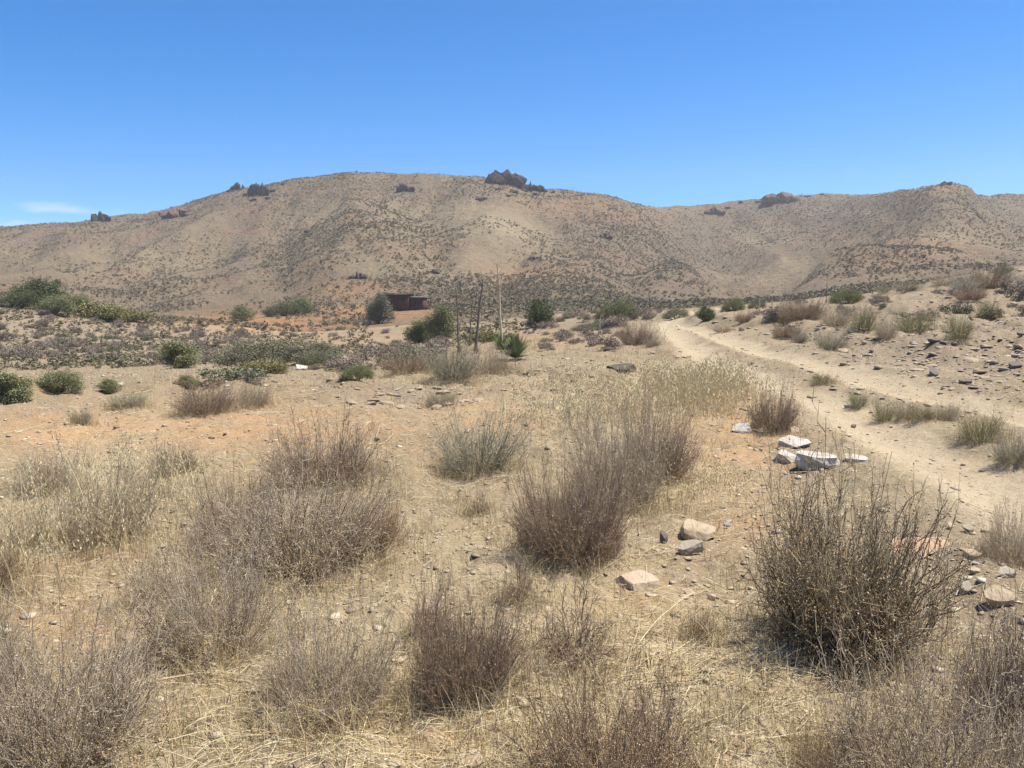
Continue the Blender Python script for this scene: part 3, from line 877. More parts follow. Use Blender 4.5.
# ------------------------------------------------------------------ the shed
def shed():
    x, y, z = ground_at(404, 311)
    k = y / F
    root = bpy.data.objects.new('shed', None); C.objects.link(root)
    root.location = (x, y, z); root.rotation_euler = (0, 0, math.radians(-8))
    tag(root, 'low rusty brown shed with a flat roof at the foot of the hill', 'shed')
    wm, nt, b = material('rusty_boards')
    pos = nd(nt, 'ShaderNodeTexCoord').outputs['Object']
    n1 = noise(nt, pos, 1.4, 5); n2 = noise(nt, pos, 9, 5, .7)
    c = mixc(nt, rng_(nt, n1, .35, .65), (0.095, 0.043, 0.034), (0.15, 0.064, 0.045))
    c = mixc(nt, rng_(nt, n2, .5, .7, 0, .7), c, (0.05, 0.032, 0.026))
    nt.links.new(c, b.inputs['Base Color'])
    rm, nt, b = material('old_tin')
    pos = nd(nt, 'ShaderNodeTexCoord').outputs['Object']
    c = mixc(nt, rng_(nt, noise(nt, pos, 2, 5), .4, .6), (0.17, 0.16, 0.155), (0.12, 0.085, 0.07))
    nt.links.new(c, b.inputs['Base Color'])
    def boards(w, d, hh, x0, y0):
        V, Qd = [], []
        def box(a0, b0, c0, a1, b1, c1):
            i = len(V)
            V.extend([(a0, b0, c0), (a1, b0, c0), (a1, b1, c0), (a0, b1, c0), (a0, b0, c1), (a1, b0, c1), (a1, b1, c1), (a0, b1, c1)])
            Qd.extend([(i, i + 3, i + 2, i + 1), (i + 4, i + 5, i + 6, i + 7), (i, i + 1, i + 5, i + 4), (i + 1, i + 2, i + 6, i + 5), (i + 2, i + 3, i + 7, i + 6), (i + 3, i, i + 4, i + 7)])
        n = int(w / 0.3)
        for j in range(n):
            a0 = x0 + w * j / n
            t = random.uniform(0, .03)
            box(a0 + .008, y0 - t, -.4, a0 + w / n - .008, y0 + .06, hh + random.uniform(-.04, .04))
            box(a0 + .008, y0 + d - .06, -.4, a0 + w / n - .008, y0 + d + t, hh)
        m = int(d / 0.3)
        for j in range(m):
            b0 = y0 + .065 + (d - .13) * j / m
            for xx in (x0 + .01, x0 + w - .07):
                box(xx, b0 + .006, -.4, xx + .06, b0 + (d - .13) / m - .006, hh)
        return V, Qd
    def sheet(w, d, z0, z1, x0, y0):
        nx = int(w / 0.06)
        V, Qd = [], []
        for lay in (0, 1):
            for i in range(nx + 1):
                xx = x0 + w * i / nx; off = 0.02 * math.sin(i * 1.6) + (0.0 if lay else 0.05)
                V.extend([(xx, y0, z0 + off), (xx, y0 + d, z1 + off)])
        st = 2 * (nx + 1)
        for i in range(nx):
            Qd.append((2 * i, 2 * i + 2, 2 * i + 3, 2 * i + 1)); Qd.append((st + 2 * i, st + 2 * i + 1, st + 2 * i + 3, st + 2 * i + 2))
            Qd.append((2 * i, st + 2 * i, st + 2 * i + 2, 2 * i + 2)); Qd.append((2 * i + 1, 2 * i + 3, st + 2 * i + 3, st + 2 * i + 1))
        for i in (0, nx):
            Qd.append((2 * i, 2 * i + 1, st + 2 * i + 1, st + 2 * i))
        return V, Qd
    W1, W2 = 24 * k, 14.5 * k
    H1, H2 = 17 * k, 13.5 * k
    v, q = boards(W1, 3.2, H1 - .1, -19 * k, 0); link('wall', gmesh('shed_wall', v, quads=q, mat=wm), root)
    v, q = sheet(W1 + .6, 4.0, H1 + .08, H1 - .12 + .15, -19 * k - .3, -.45); link('roof', gmesh('shed_roof', v, quads=q, mat=rm), root)
    v, q = boards(W2, 2.6, H2 - .1, -19 * k + W1 + .02, .35); link('annex_wall', gmesh('annex_wall', v, quads=q, mat=wm), root)
    v, q = sheet(W2 + .25, 3.1, H2 + .02, H2 + .1, -19 * k + W1 + .02, .08); link('annex_roof', gmesh('annex_roof', v, quads=q, mat=rm), root)
shed()

# ------------------------------------------------------------------ green bushes of the middle distance
bush(541, 326, 29, 27, 'round_dark', 'round dark green bush standing alone right of the yucca stalks')
bush(617, 321, 34, 20, 'wide_green', 'wide mid green bush left of where the dirt road vanishes')
bush(440, 340, 30, 34, 'rag_green', 'tall olive green bush between the shed and the dead stalks')
bush(419, 343, 28, 22, 'rag_green', 'lower olive green bush on the left flank of the tall olive bush')
bush(379, 323, 26, 30, 'rag_sage', 'upright grey green bush against the left end of the shed')
bush(284, 316, 32, 14, 'wide_dark', 'dark green bush on the orange bank, left of a pair')
bush(303, 313, 26, 15, 'round_green', 'mid green bush on the orange bank, right of a pair')
bush(243, 321, 23, 15, 'round_green', 'small olive bush at the left end of the orange terrace')
bush(179, 368, 44, 27, 'rag_green', 'bright green round bush in the gully on the left')
bush(268, 366, 78, 28, 'wide_sage', 'long pale sage bush below the orange terrace')
bush(262, 373, 42, 13, 'low_yellow', 'low yellow green growth in front of the long sage bush')
bush(188, 388, 22, 13, 'round_green', 'little bright green bush beside the gully path', name='green_bush')
bush(357, 380, 26, 15, 'wide_green', 'low green bush at the edge of the stony lip')
bush(57, 392, 44, 22, 'wide_green', 'green bush in the left gully, next to the edge bush')
bush(10, 404, 46, 32, 'rag_green', 'leafy green bush cut by the left edge of the photo')
bush(110, 392, 22, 13, 'round_green', 'small green bush in the left gully beside pale stones')
bush(38, 303, 50, 24, 'round_dark', 'biggest dark green tree in the thicket on the left ridge', name='thicket_tree', cat='tree')
bush(20, 307, 34, 17, 'wide_dark', 'dark bush at the left end of the ridge thicket', name='thicket_bush')
bush(54, 314, 38, 19, 'wide_green', 'lower green bush in front of the thicket tree', name='thicket_bush')
bush(74, 312, 34, 17, 'wide_green', 'green bush at the right end of the ridge thicket', name='thicket_bush')
bush(96, 318, 52, 15, 'low_yellow', 'yellow green bush tailing off right of the ridge thicket', name='thicket_bush')
bush(125, 321, 40, 11, 'low_yellow', 'last low olive bush along the left ridge line', name='thicket_bush')
bush(57, 287, 9, 8, 'round_dark', 'tiny dark bush alone on the hillside above the thicket')
bush(486, 342, 30, 11, 'low_yellow', 'low green growth round the foot of the tall pale stalk')
bush(565, 338, 18, 8, 'round_green', 'small green bush right of the green yucca')
bush(592, 331, 34, 9, 'wide_sage', 'low grey green bush before the wide mid green bush')
bush(706, 321, 20, 14, 'round_dark', 'dark green bush on the bank just right of where the road vanishes')
bush(733, 311, 18, 11, 'wide_green', 'green bush up the bank from the dark roadside bush')
bush(757, 309, 14, 10, 'wide_sage', 'grey green bush under a thin pale stalk')
bush(846, 304, 32, 16, 'wide_green', 'green bush at the back of the right bank')
bush(676, 319, 22, 12, 'wide_sage', 'grey green bush where the road goes over the rise')
bush(1004, 274, 24, 8, 'wide_sage', 'grey olive bush at the top right of the bank')
bush(105, 362, 40, 10, 'low_sage', 'grey sage growth along the floor of the left gully')
bush(230, 380, 60, 14, 'low_sage', 'pale growth on the gully floor beside the small bright bush')
bush(320, 360, 40, 18, 'rag_sage', 'grey bush at the right end of the long sage bush')
bush(575, 317, 20, 8, 'wide_brown', 'brown bush between the round dark bush and the wide green bush', name='brown_bush')

# ------------------------------------------------------------------ yuccas and their stalks
def yucca_rosette(seed, n=150, wid=0.026):
    rng = np.random.default_rng(seed)
    k = 5; s = np.linspace(0, 1, k)
    phi = rng.uniform(0, 6.283, n); el = np.radians(rng.uniform(8, 85, n))
    L = rng.uniform(0.75, 1.0, n) * 0.62
    d = np.stack([np.cos(phi) * np.cos(el), np.sin(phi) * np.cos(el), np.sin(el)], -1)
    P = d[:, None] * (L[:, None] * s)[..., None]
    P[..., 2] -= (0.05 * L[:, None] * s ** 2)
    P[..., 2] += 0.05
    W = wid * np.array([0.8, 1.0, 0.8, 0.45, 0.03])[None].repeat(n, 0)
    side = unit(np.cross(d, np.array([0, 0, 1.0])))
    v, q = ribbons(P, W, side)
    up = np.zeros((n, k, 3)); up[:, 1:4] = (np.cross(side, d)[:, None]) * 0.008
    v2, q2 = ribbons(P - up - np.cross(side, d)[:, None] * 0.004, W * 0.9, side)
    t = np.repeat(rng.uniform(0, 1, n), k * 2)
    return np.concatenate([v, v2]), np.concatenate([q, q2 + len(v)]), np.concatenate([t, t])
def stalk_mesh(seed, H, r, lean, branches, mat, length=0.35, start=0.55):
    rng = np.random.default_rng(seed)
    k = 12; s = np.linspace(0, 1, k)
    P = np.zeros((1, k, 3)); P[0, :, 0] = lean * s ** 1.4; P[0, :, 2] = H * s
    P[0, 1:, :2] += np.cumsum(rng.normal(size=(k - 1, 2)) * 0.008, axis=0)
    parts = []
    v, q = tubes(P, np.linspace(r, r * 0.35, k)[None], 6)
    parts.append((v, q, np.full(len(v), .6)))
    if branches:
        B = branch_off(P, branches, start, 1.0, length * .4, length, 0.9, 4, rng, up=0.35)
        v, q = tubes(B, np.linspace(r * .3, r * .12, 4)[None].repeat(len(B), 0), 4)
        parts.append((v, q, np.repeat(rng.uniform(0, 1, len(B)), 16)))
        B2 = branch_off(B, 4, 0.3, 1.0, length * .12, length * .3, 0.9, 3, rng, up=0.1)
        v, q = tubes(B2, np.linspace(r * .14, r * .1, 3)[None].repeat(len(B2), 0), 3)
        parts.append((v, q, np.repeat(rng.uniform(0, 1, len(B2)), 9)))
    v, q, t = join(parts)
    return gmesh('flower_stalk', v, quads=q, mat=M[mat], attrs={'tint': t})
def yucca(px, py, w, h, seed, label, stalk=None, leafmat='yucca_leaf', n=260):
    loc, W, H = place(px, py, w, h)
    root = bpy.data.objects.new('yucca', None); C.objects.link(root); root.location = loc
    tag(root, label, 'yucca')
    v, q, t = yucca_rosette(seed, n)
    v = v * np.array([W / 1.15, W / 1.15, H / 0.64])
    link('leaf_rosette', gmesh('leaf_rosette', v, quads=q, mat=M[leafmat], attrs={'tint': t}), root)
    if stalk:
        tx, ty, r, br, mat, ln, st = stalk
        kk = loc[1] / F
        o = link('flower_stalk', stalk_mesh(seed + 5, (py - ty) * kk, r, (tx - px) * kk, br, mat, ln, st), root)
    return root
yucca(515, 360, 44, 31, 201, 'green spiky yucca with stiff upright leaves and no stalk')
yucca(502, 352, 32, 20, 202, 'yucca with the tallest pale straight flower stalk', (497, 266, 0.05, 26, 'stalk_pale', 0.17, 0.66))
yucca(459, 352, 20, 10, 203, 'small yucca with a thin dark bare stalk, leftmost of the stalks', (457, 295, 0.056, 4, 'stalk_dark', 0.25, 0.75), 'broom_twig', 90)
yucca(470, 346, 14, 8, 204, 'small yucca with a short thin brown stalk', (473, 301, 0.04, 8, 'stalk_dark', 0.16, 0.6), 'broom_twig', 80)
yucca(476, 353, 20, 10, 205, 'yucca with a leaning dark stalk with short side branches', (484, 283, 0.06, 14, 'stalk_dark', 0.28, 0.55), 'broom_twig', 90)
yucca(600, 334, 9, 5, 206, 'far yucca with a slim pale stalk before the wide green bush', (601, 314, 0.02, 3, 'stalk_pale', 0.15, 0.7), 'broom_twig', 50)
yucca(759, 312, 8, 4, 207, 'far yucca with a slim pale stalk above the road bank', (758, 289, 0.022, 4, 'stalk_pale', 0.15, 0.6), 'broom_twig', 50)
yucca(826, 303, 8, 4, 208, 'far yucca with a dark stalk at the back of the right bank', (826, 280, 0.022, 5, 'stalk_dark', 0.15, 0.6), 'broom_twig', 50)
yucca(598, 336, 8, 4, 209, 'far yucca with a short grey stalk beside the slim pale one', (594, 314, 0.018, 3, 'stalk_dark', 0.12, 0.6), 'broom_twig', 50)

# ------------------------------------------------------------------ dry shrubs
FG = 'dry shrubs of the foreground'
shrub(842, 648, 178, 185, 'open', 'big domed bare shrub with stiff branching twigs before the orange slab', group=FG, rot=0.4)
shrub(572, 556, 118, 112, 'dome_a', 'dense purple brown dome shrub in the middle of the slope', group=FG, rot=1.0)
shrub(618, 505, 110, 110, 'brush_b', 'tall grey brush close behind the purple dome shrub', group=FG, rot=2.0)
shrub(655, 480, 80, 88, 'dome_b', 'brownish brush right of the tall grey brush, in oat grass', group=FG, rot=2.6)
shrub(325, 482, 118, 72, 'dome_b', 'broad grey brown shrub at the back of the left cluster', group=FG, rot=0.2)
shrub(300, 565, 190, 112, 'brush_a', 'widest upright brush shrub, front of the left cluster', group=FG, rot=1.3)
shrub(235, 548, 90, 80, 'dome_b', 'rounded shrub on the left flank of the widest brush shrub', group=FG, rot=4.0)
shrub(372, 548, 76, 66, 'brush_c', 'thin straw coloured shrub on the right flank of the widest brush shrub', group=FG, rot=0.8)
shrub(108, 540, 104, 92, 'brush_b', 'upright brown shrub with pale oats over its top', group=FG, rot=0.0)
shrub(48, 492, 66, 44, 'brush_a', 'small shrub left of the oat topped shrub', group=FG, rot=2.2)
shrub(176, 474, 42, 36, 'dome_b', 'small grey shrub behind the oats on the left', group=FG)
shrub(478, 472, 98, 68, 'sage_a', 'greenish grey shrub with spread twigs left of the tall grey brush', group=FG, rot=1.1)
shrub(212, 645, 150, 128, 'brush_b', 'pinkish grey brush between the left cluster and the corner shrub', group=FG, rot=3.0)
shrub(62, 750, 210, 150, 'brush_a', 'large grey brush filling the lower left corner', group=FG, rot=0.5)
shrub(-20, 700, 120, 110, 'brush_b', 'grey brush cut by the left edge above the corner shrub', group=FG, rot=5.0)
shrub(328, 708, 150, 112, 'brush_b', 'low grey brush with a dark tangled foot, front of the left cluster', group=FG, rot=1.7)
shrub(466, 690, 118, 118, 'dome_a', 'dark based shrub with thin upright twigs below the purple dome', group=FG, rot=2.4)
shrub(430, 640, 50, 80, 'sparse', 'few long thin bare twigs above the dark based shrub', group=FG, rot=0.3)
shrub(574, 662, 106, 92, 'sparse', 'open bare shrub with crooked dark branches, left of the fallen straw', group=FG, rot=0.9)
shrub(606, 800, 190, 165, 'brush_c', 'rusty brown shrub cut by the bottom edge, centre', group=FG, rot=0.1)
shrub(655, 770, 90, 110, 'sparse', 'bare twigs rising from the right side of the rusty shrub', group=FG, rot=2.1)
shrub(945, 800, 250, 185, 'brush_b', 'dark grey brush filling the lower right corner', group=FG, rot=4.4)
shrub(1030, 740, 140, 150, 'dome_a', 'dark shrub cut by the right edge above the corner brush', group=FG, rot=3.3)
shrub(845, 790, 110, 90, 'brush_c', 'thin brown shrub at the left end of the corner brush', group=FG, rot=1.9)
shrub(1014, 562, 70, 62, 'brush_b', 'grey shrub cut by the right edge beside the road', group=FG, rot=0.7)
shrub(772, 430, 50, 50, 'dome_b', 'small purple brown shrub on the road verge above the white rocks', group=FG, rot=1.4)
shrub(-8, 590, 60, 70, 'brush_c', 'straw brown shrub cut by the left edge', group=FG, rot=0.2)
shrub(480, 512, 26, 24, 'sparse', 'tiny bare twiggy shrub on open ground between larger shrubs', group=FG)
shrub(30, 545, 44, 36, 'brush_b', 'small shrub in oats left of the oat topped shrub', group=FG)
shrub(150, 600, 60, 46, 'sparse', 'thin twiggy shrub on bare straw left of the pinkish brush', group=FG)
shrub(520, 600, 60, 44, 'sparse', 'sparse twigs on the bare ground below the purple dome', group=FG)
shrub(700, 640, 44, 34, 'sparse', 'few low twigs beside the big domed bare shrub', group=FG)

MG = 'dry shrubs of the middle ground'
shrub(206, 412, 66, 36, 'dome_b', 'rounded grey brown shrub on the edge of the left bench', group=MG)
shrub(254, 408, 36, 32, 'brush_b', 'upright grey shrub right of the rounded one on the bench edge', group=MG)
shrub(82, 424, 24, 18, 'sage_a', 'small blue grey shrub on the bare left bench', group=MG)
shrub(128, 405, 40, 14, 'sage_a', 'low grey shrub behind the bare left bench', group=MG)
shrub(406, 370, 56, 22, 'dome_b', 'low wide brown shrub left of the dead stalks', group=MG)
shrub(452, 379, 60, 42, 'sage_a', 'pale grey green shrub below the dead stalks', group=MG)
shrub(486, 373, 50, 28, 'brush_b', 'brown shrub in front of the green yucca', group=MG)
shrub(636, 344, 40, 26, 'dome_b', 'grey brown shrub on the left verge where the road narrows', group=MG)
shrub(652, 347, 20, 12, 'sage_a', 'small grey shrub at the foot of the verge shrub', group=MG)
shrub(800, 320, 46, 27, 'dome_a', 'dark brown shrub highest on the road bank', group=MG)
shrub(780, 321, 26, 14, 'sage_a', 'grey shrub left of the dark brown bank shrub', group=MG)
shrub(786, 337, 32, 19, 'dome_b', 'brown shrub lower down the road bank', group=MG)
shrub(800, 342, 20, 14, 'sage_a', 'blue grey shrub beside the lower brown bank shrub', group=MG)
shrub(832, 350, 38, 24, 'sage_a', 'grey green shrub hanging over the right wheel track', group=MG)
shrub(835, 326, 34, 22, 'brush_b', 'grey purple shrub in the middle of the bank', group=MG)
shrub(862, 330, 36, 30, 'broom', 'olive shrub beside the grey purple bank shrub', group=MG)
shrub(886, 338, 24, 22, 'brush_b', 'blue grey shrub in front of the straw broom', group=MG)
shrub(914, 332, 46, 26, 'broom', 'straw and green broom like shrub on the right bank', group=MG)
shrub(960, 338, 32, 27, 'broom', 'stiff green brown broom shrub alone on the right bank', group=MG)
shrub(885, 293, 20, 10, 'sage_a', 'dark little shrub at the crest of the bank by pale grass', group=MG)
shrub(907, 291, 28, 13, 'sage_a', 'grey green shrub at the crest of the bank', group=MG)
shrub(962, 292, 30, 18, 'white_top', 'shrub with whitish heads on the upper right bank', group=MG)
shrub(1010, 286, 50, 16, 'white_top', 'broad white topped shrub at the right edge', group=MG)
shrub(984, 288, 50, 26, 'dome_b', 'large grey brown shrub between the white topped shrubs', group=MG)
shrub(988, 318, 26, 24, 'broom', 'green grey shrub on the right bank under the brown shrub', group=MG)
shrub(945, 285, 30, 14, 'brush_b', 'grey shrub at the bank top left of the white headed one', group=MG)
shrub(970, 300, 34, 16, 'dome_b', 'dark brown shrub below the white headed shrub', group=MG)
shrub(858, 408, 26, 20, 'broom', 'dry grassy shrub on the strip between the wheel tracks', group=MG)
shrub(884, 421, 28, 24, 'broom', 'greenest small shrub between the wheel tracks', group=MG)
shrub(905, 418, 24, 17, 'brush_b', 'brown tuft right of the greenest track shrub', group=MG)
shrub(922, 419, 30, 15, 'broom', 'low olive shrub between the wheel tracks', group=MG)
shrub(946, 418, 26, 16, 'brush_b', 'grey shrub at the right end of the strip between the tracks', group=MG)
shrub(980, 440, 54, 34, 'broom', 'olive and grey shrub beside the near wheel track', group=MG)
shrub(1012, 462, 44, 32, 'sage_a', 'pale blue grey shrub at the right edge beside the road', group=MG)
shrub(822, 384, 26, 14, 'broom', 'dry tuft at the far end of the strip between the tracks', group=MG)
shrub(722, 332, 22, 9, 'brush_b', 'low brown shrub on the bank near where the road vanishes', group=MG)
shrub(440, 405, 34, 16, 'sage_a', 'low thin shrub on bare ground above the greenish grey shrub', group=MG)
shrub(745, 322, 24, 12, 'dome_b', 'brown shrub on the slope left of the dark bank shrub', group=MG)

# ------------------------------------------------------------------ single rocks
rock(819, 470, 46, 19, 'rock_white', 'largest white rock beside the road', flat=False, depth=0.7, rotz=0.2, seed=901, sink=.35)
rock(796, 449, 34, 12, 'rock_white', 'long white rock behind the largest white rock', depth=0.7, rotz=-0.1, seed=902, sink=.3)
rock(786, 463, 26, 13, 'rock_white', 'white rock left of the largest white rock', depth=0.8, rotz=0.4, seed=903, sink=.35)
rock(743, 434, 22, 11, 'rock_white', 'slanting pale rock at the foot of the verge shrub', depth=0.7, tilt=(0, -18), seed=904, sink=.3)
rock(795, 433, 13, 7, 'rock_pink', 'small pinkish stone between the verge shrub and the white rocks', seed=905)
rock(857, 463, 22, 9, 'rock_white', 'pale flat stone right of the largest white rock', seed=906)
rock(763, 433, 14, 5, 'rock_tan', 'small flat tan stone beside the slanting pale rock', seed=907)
rock(849, 408, 8, 5, 'rock_white', 'little white stone on the strip between the tracks', seed=908)
rock(854, 428, 5, 4, 'rock_dark', 'little dark stone lying in the near wheel track', seed=909)
rock(700, 540, 36, 17, 'rock_tan', 'flat topped tan boulder with a dark broken left face', depth=.8, cuts=12, seed=910, sink=.1)
rock(692, 556, 26, 16, 'rock_grey', 'grey stone leaning against the flat topped boulder', seed=911)
rock(664, 543, 8, 14, 'rock_dark', 'small upright dark stone left of the flat topped boulder', seed=912)
rock(728, 527, 8, 8, 'rock_white', 'little white stone right of the flat topped boulder', seed=913)
rock(926, 556, 60, 26, 'rock_orange', 'flat orange slab lying beside the big bare shrub', depth=1.0, flat=True, tilt=(5, -3), seed=914, sink=.5)
rock(636, 588, 40, 15, 'rock_pink', 'pinkish slab jutting from the bare slope', depth=.9, flat=False, tilt=(-4, 6), seed=915, sink=.35)
rock(905, 632, 30, 24, 'rock_orange', 'jagged orange rock at the right foot of the big bare shrub', seed=916, tilt=(0, 20))
rock(1004, 604, 30, 15, 'rock_tan', 'pale yellowish slab at the edge of the corner brush', depth=.8, seed=917)
rock(432, 617, 20, 18, 'rock_pink', 'pink stone among thin twigs below the purple dome', seed=918)
rock(970, 533, 12, 8, 'rock_grey', 'rounded grey stone beside the road edge', seed=919)
rock(975, 559, 17, 9, 'rock_tan', 'tan stone under the rounded grey stone', seed=920)
rock(967, 593, 14, 12, 'rock_grey', 'grey upright stone among gravel right of the big bare shrub', seed=921)
rock(1008, 577, 17, 9, 'rock_grey', 'pale grey flat stone by the right edge', seed=922)
rock(951, 528, 10, 6, 'rock_tan', 'small tan stone between the orange slab and the road', seed=923)
rock(976, 573, 10, 5, 'rock_tan', 'small flat pale stone above the grey upright stone', seed=924)
rock(712, 600, 9, 6, 'rock_tan', 'small pale pebble in straw right of the pinkish slab', seed=925)
rock(690, 596, 12, 6, 'rock_pink', 'pink pebble in straw right of the pinkish slab', seed=926)
rock(935, 377, 15, 11, 'rock_dark', 'blue black rock on the right bank above the track', seed=927)
rock(966, 384, 12, 6, 'rock_dark', 'flat dark rock right of the blue black rock', seed=928)
rock(1020, 367, 16, 8, 'rock_dark', 'dark rock at the right edge of the bank', seed=929)
rock(622, 372, 30, 9, 'rock_brown', 'low dark rock half buried in pale grass left of the road', depth=.6, seed=930, sink=.3)
rock(936, 342, 12, 4, 'rock_dark', 'flat dark stone left of the stiff broom shrub', seed=931)
rock(1022, 336, 8, 4, 'rock_dark', 'small dark stone at the right edge above the dark rock', seed=932)
rock(742, 331, 6, 4, 'rock_white', 'tiny white stone on the bank above the right track', seed=933)
rock(786, 660, 22, 8, 'rock_tan', 'flat stone under the front of the big bare shrub', seed=934)
rock(300, 370, 14, 6, 'rock_white', 'white stone near the long sage bush', seed=935)
rock(118, 386, 9, 4, 'rock_white', 'white stone on the floor of the left gully', seed=936)
rock(470, 768, 26, 14, 'rock_tan', 'pale stone at the bottom edge left of the rusty shrub', seed=937)

# ------------------------------------------------------------------ low shrubs of the left slope and the flats (individuals)
KEYS = ['round_brown', 'low_brown', 'wide_brown', 'round_brown', 'wide_brown', 'low_sage']
def spot_bush(x, y, W, H, key, label, group, name='low_shrub'):
    root = link(name, LEAFY[key][0], loc=(x, y, h1(x, y) - 0.03))
    root.rotation_euler = (0, 0, random.uniform(0, 6.28)); root.scale = (W, W, H)
    return tag(root, label, 'shrub', group)
SKIP = []
def scatter_spots(n, box, dmin, wr, label, group, keys=KEYS, tries=40):
    pts = []
    for _ in range(n * tries):
        if len(pts) >= n: break
        px = random.uniform(box[0], box[2]); py = random.uniform(box[1], box[3])
        if box[4:] and not box[4](px, py): continue
        if 445 < px < 545 and 330 < py < 385: continue          # keep the yucca group open
        x, y, z = ground_at(px, py)
        if any((x - a_) ** 2 + (y - b_) ** 2 < dmin ** 2 for a_, b_ in pts): continue
        if track_dist(np.array([x]), np.array([y]))[0] < 1.6: continue
        pts.append((x, y))
        W = random.uniform(*wr)
        spot_bush(x, y, W, W * random.uniform(0.35, 0.6), random.choice(keys), label, group)
    return pts
left_slope = lambda px, py: py > 292 + 0.27 * px * (px < 120) + (32 + 0.06 * (px - 120)) * (px >= 120)
scatter_spots(130, (-20, 296, 250, 362, left_slope), 0.9, (0.7, 1.7), 'low grey brown shrub dotting the left slope under the thicket', 'low shrubs dotting the left slope')
scatter_spots(60, (160, 318, 520, 362), 1.1, (0.5, 1.3), 'low brown shrub on the orange flats before the shed', 'low shrubs on the orange flats')
scatter_spots(34, (520, 310, 680, 330), 1.0, (0.5, 1.2), 'low brown shrub on the flats left of the road end', 'low shrubs left of the road end')
scatter_spots(50, (690, 275, 1060, 322), 0.9, (0.35, 0.9), 'low grey shrub on the upper part of the right bank', 'low shrubs on the right bank')

scatter_spots(20, (300, 340, 480, 372), 0.8, (0.5, 1.3), 'low dry shrub in the strip between the long sage bush and the dead stalks', 'low shrubs before the dead stalks', ['wide_brown', 'low_sage', 'round_brown', 'wide_sage'])
scatter_spots(10, (520, 328, 660, 350), 0.8, (0.4, 0.9), 'low dry shrub on open ground between the green yucca and the road', 'low shrubs between yucca and road', ['wide_brown', 'low_sage', 'round_brown'])

# ------------------------------------------------------------------ hillside shrub cover, past counting
def hill_cover():
    rng = np.random.default_rng(99)
    N = 230000
    az = rng.uniform(math.radians(-44), math.radians(46), N)
    rel = rng.uniform(0, 1, N)
    cdl = np.interp(az, AZ, CD_AZ)
    d = 38 + (cdl * 1.02 - 38) * rel ** 0.75
    x, y = np.tan(az) * d, d
    z = height(x, y)
    px, py, dep = project(x, y, z)
    dens = 0.46 + 1.1 * fbm(x * 0.02, y * 0.02, 4, 5) + 0.5 * fbm(x * .1, y * .1, 2, 6)
    dens = dens - 0.55 * blobs(px, py, [(490, 235, 45, 26, .8), (365, 268, 30, 14, .7), (800, 262, 36, 16, .9), (770, 278, 22, 8, .9)])
    dens = dens + blobs(px, py, [(690, 250, 55, 45, .4), (870, 235, 90, 30, .35), (285, 245, 16, 60, .45), (620, 270, 90, 25, .2), (940, 215, 80, 25, .3), (300, 182, 90, 8, .3), (470, 290, 100, 12, .35)])
    near_ = d < 112
    dens = np.where(near_, (dens + 0.35) * (0.45 + 0.85 * sstep(360, 250, px)) * (1 - sstep(470, 560, px)), dens)
    dens = np.where((np.abs(px - 406) < 34) & (d < 140), 0, dens)
    dens = dens - blobs(px, py, [(270, 323, 90, 9, .7), (370, 313, 60, 7, .5)])
    keep = rng.uniform(size=N) < np.clip(dens, 0.0, 1) * 0.8
    x, y, z, d = x[keep], y[keep], z[keep], d[keep]
    n = len(x)
    # each plant: a tuft of crossed leaf faces
    protos = []
    for s in range(5):
        lv, _ = leafy(300 + s, round_b if s != 1 else low_b, 22, leaf=0.22, stems=2)
        sc = norm_unit(lv); protos.append((lv[0] * sc, lv[2]))
    which = rng.integers(0, 5, n)
    W = rng.uniform(0.35, 0.85, n) * (1 + 0.3 * rng.exponential(0.6, n)); W = W * (0.55 + 0.45 * sstep(60, 160, d)); H = W * rng.uniform(0.5, 0.9, n)
    ang = rng.uniform(0, 6.283, n)
    objs = {}
    Vs, Ts = [], []
    for s in range(5):
        m = which == s
        pv, pt = protos[s]
        c, sn = np.cos(ang[m])[:, None], np.sin(ang[m])[:, None]
        vx = (c * pv[:, 0] - sn * pv[:, 1]) * W[m][:, None] + x[m][:, None]
        vy = (sn * pv[:, 0] + c * pv[:, 1]) * W[m][:, None] + y[m][:, None]
        vz = pv[:, 2] * H[m][:, None] + z[m][:, None] - 0.05
        Vs.append(np.stack([vx, vy, vz], -1).reshape(-1, 3))
        own = np.clip(rng.normal(0.45, 0.25, m.sum()), 0, 1)
        Ts.append(np.clip(own[:, None] * 0.75 + pt[None] * 0.25, 0, 1).ravel())
    V = np.concatenate(Vs); T = np.concatenate(Ts)
    o = link('hillside_scrub', gmesh('hillside_scrub', V, quads=np.arange(len(V)).reshape(-1, 4), mat=M['scrub'], attrs={'tint': T}))
    kind(o, 'stuff')
M['scrub'] = twig_material('hill_scrub', [(0.0, (0.12, 0.10, 0.06)), (0.35, (0.18, 0.15, 0.095)), (0.7, (0.23, 0.20, 0.125)), (1.0, (0.31, 0.26, 0.16))])
hill_cover()

# ------------------------------------------------------------------ grasses
def pick_points(n, seed, rmin=1.5, rmax=40.0, az0=-44, az1=46):
    rng = np.random.default_rng(seed)
    r = np.exp(rng.uniform(math.log(rmin), math.log(rmax), n)); a_ = np.radians(rng.uniform(az0, az1, n))
    x, y = np.sin(a_) * r, np.cos(a_) * r
    return x, y, r, rng

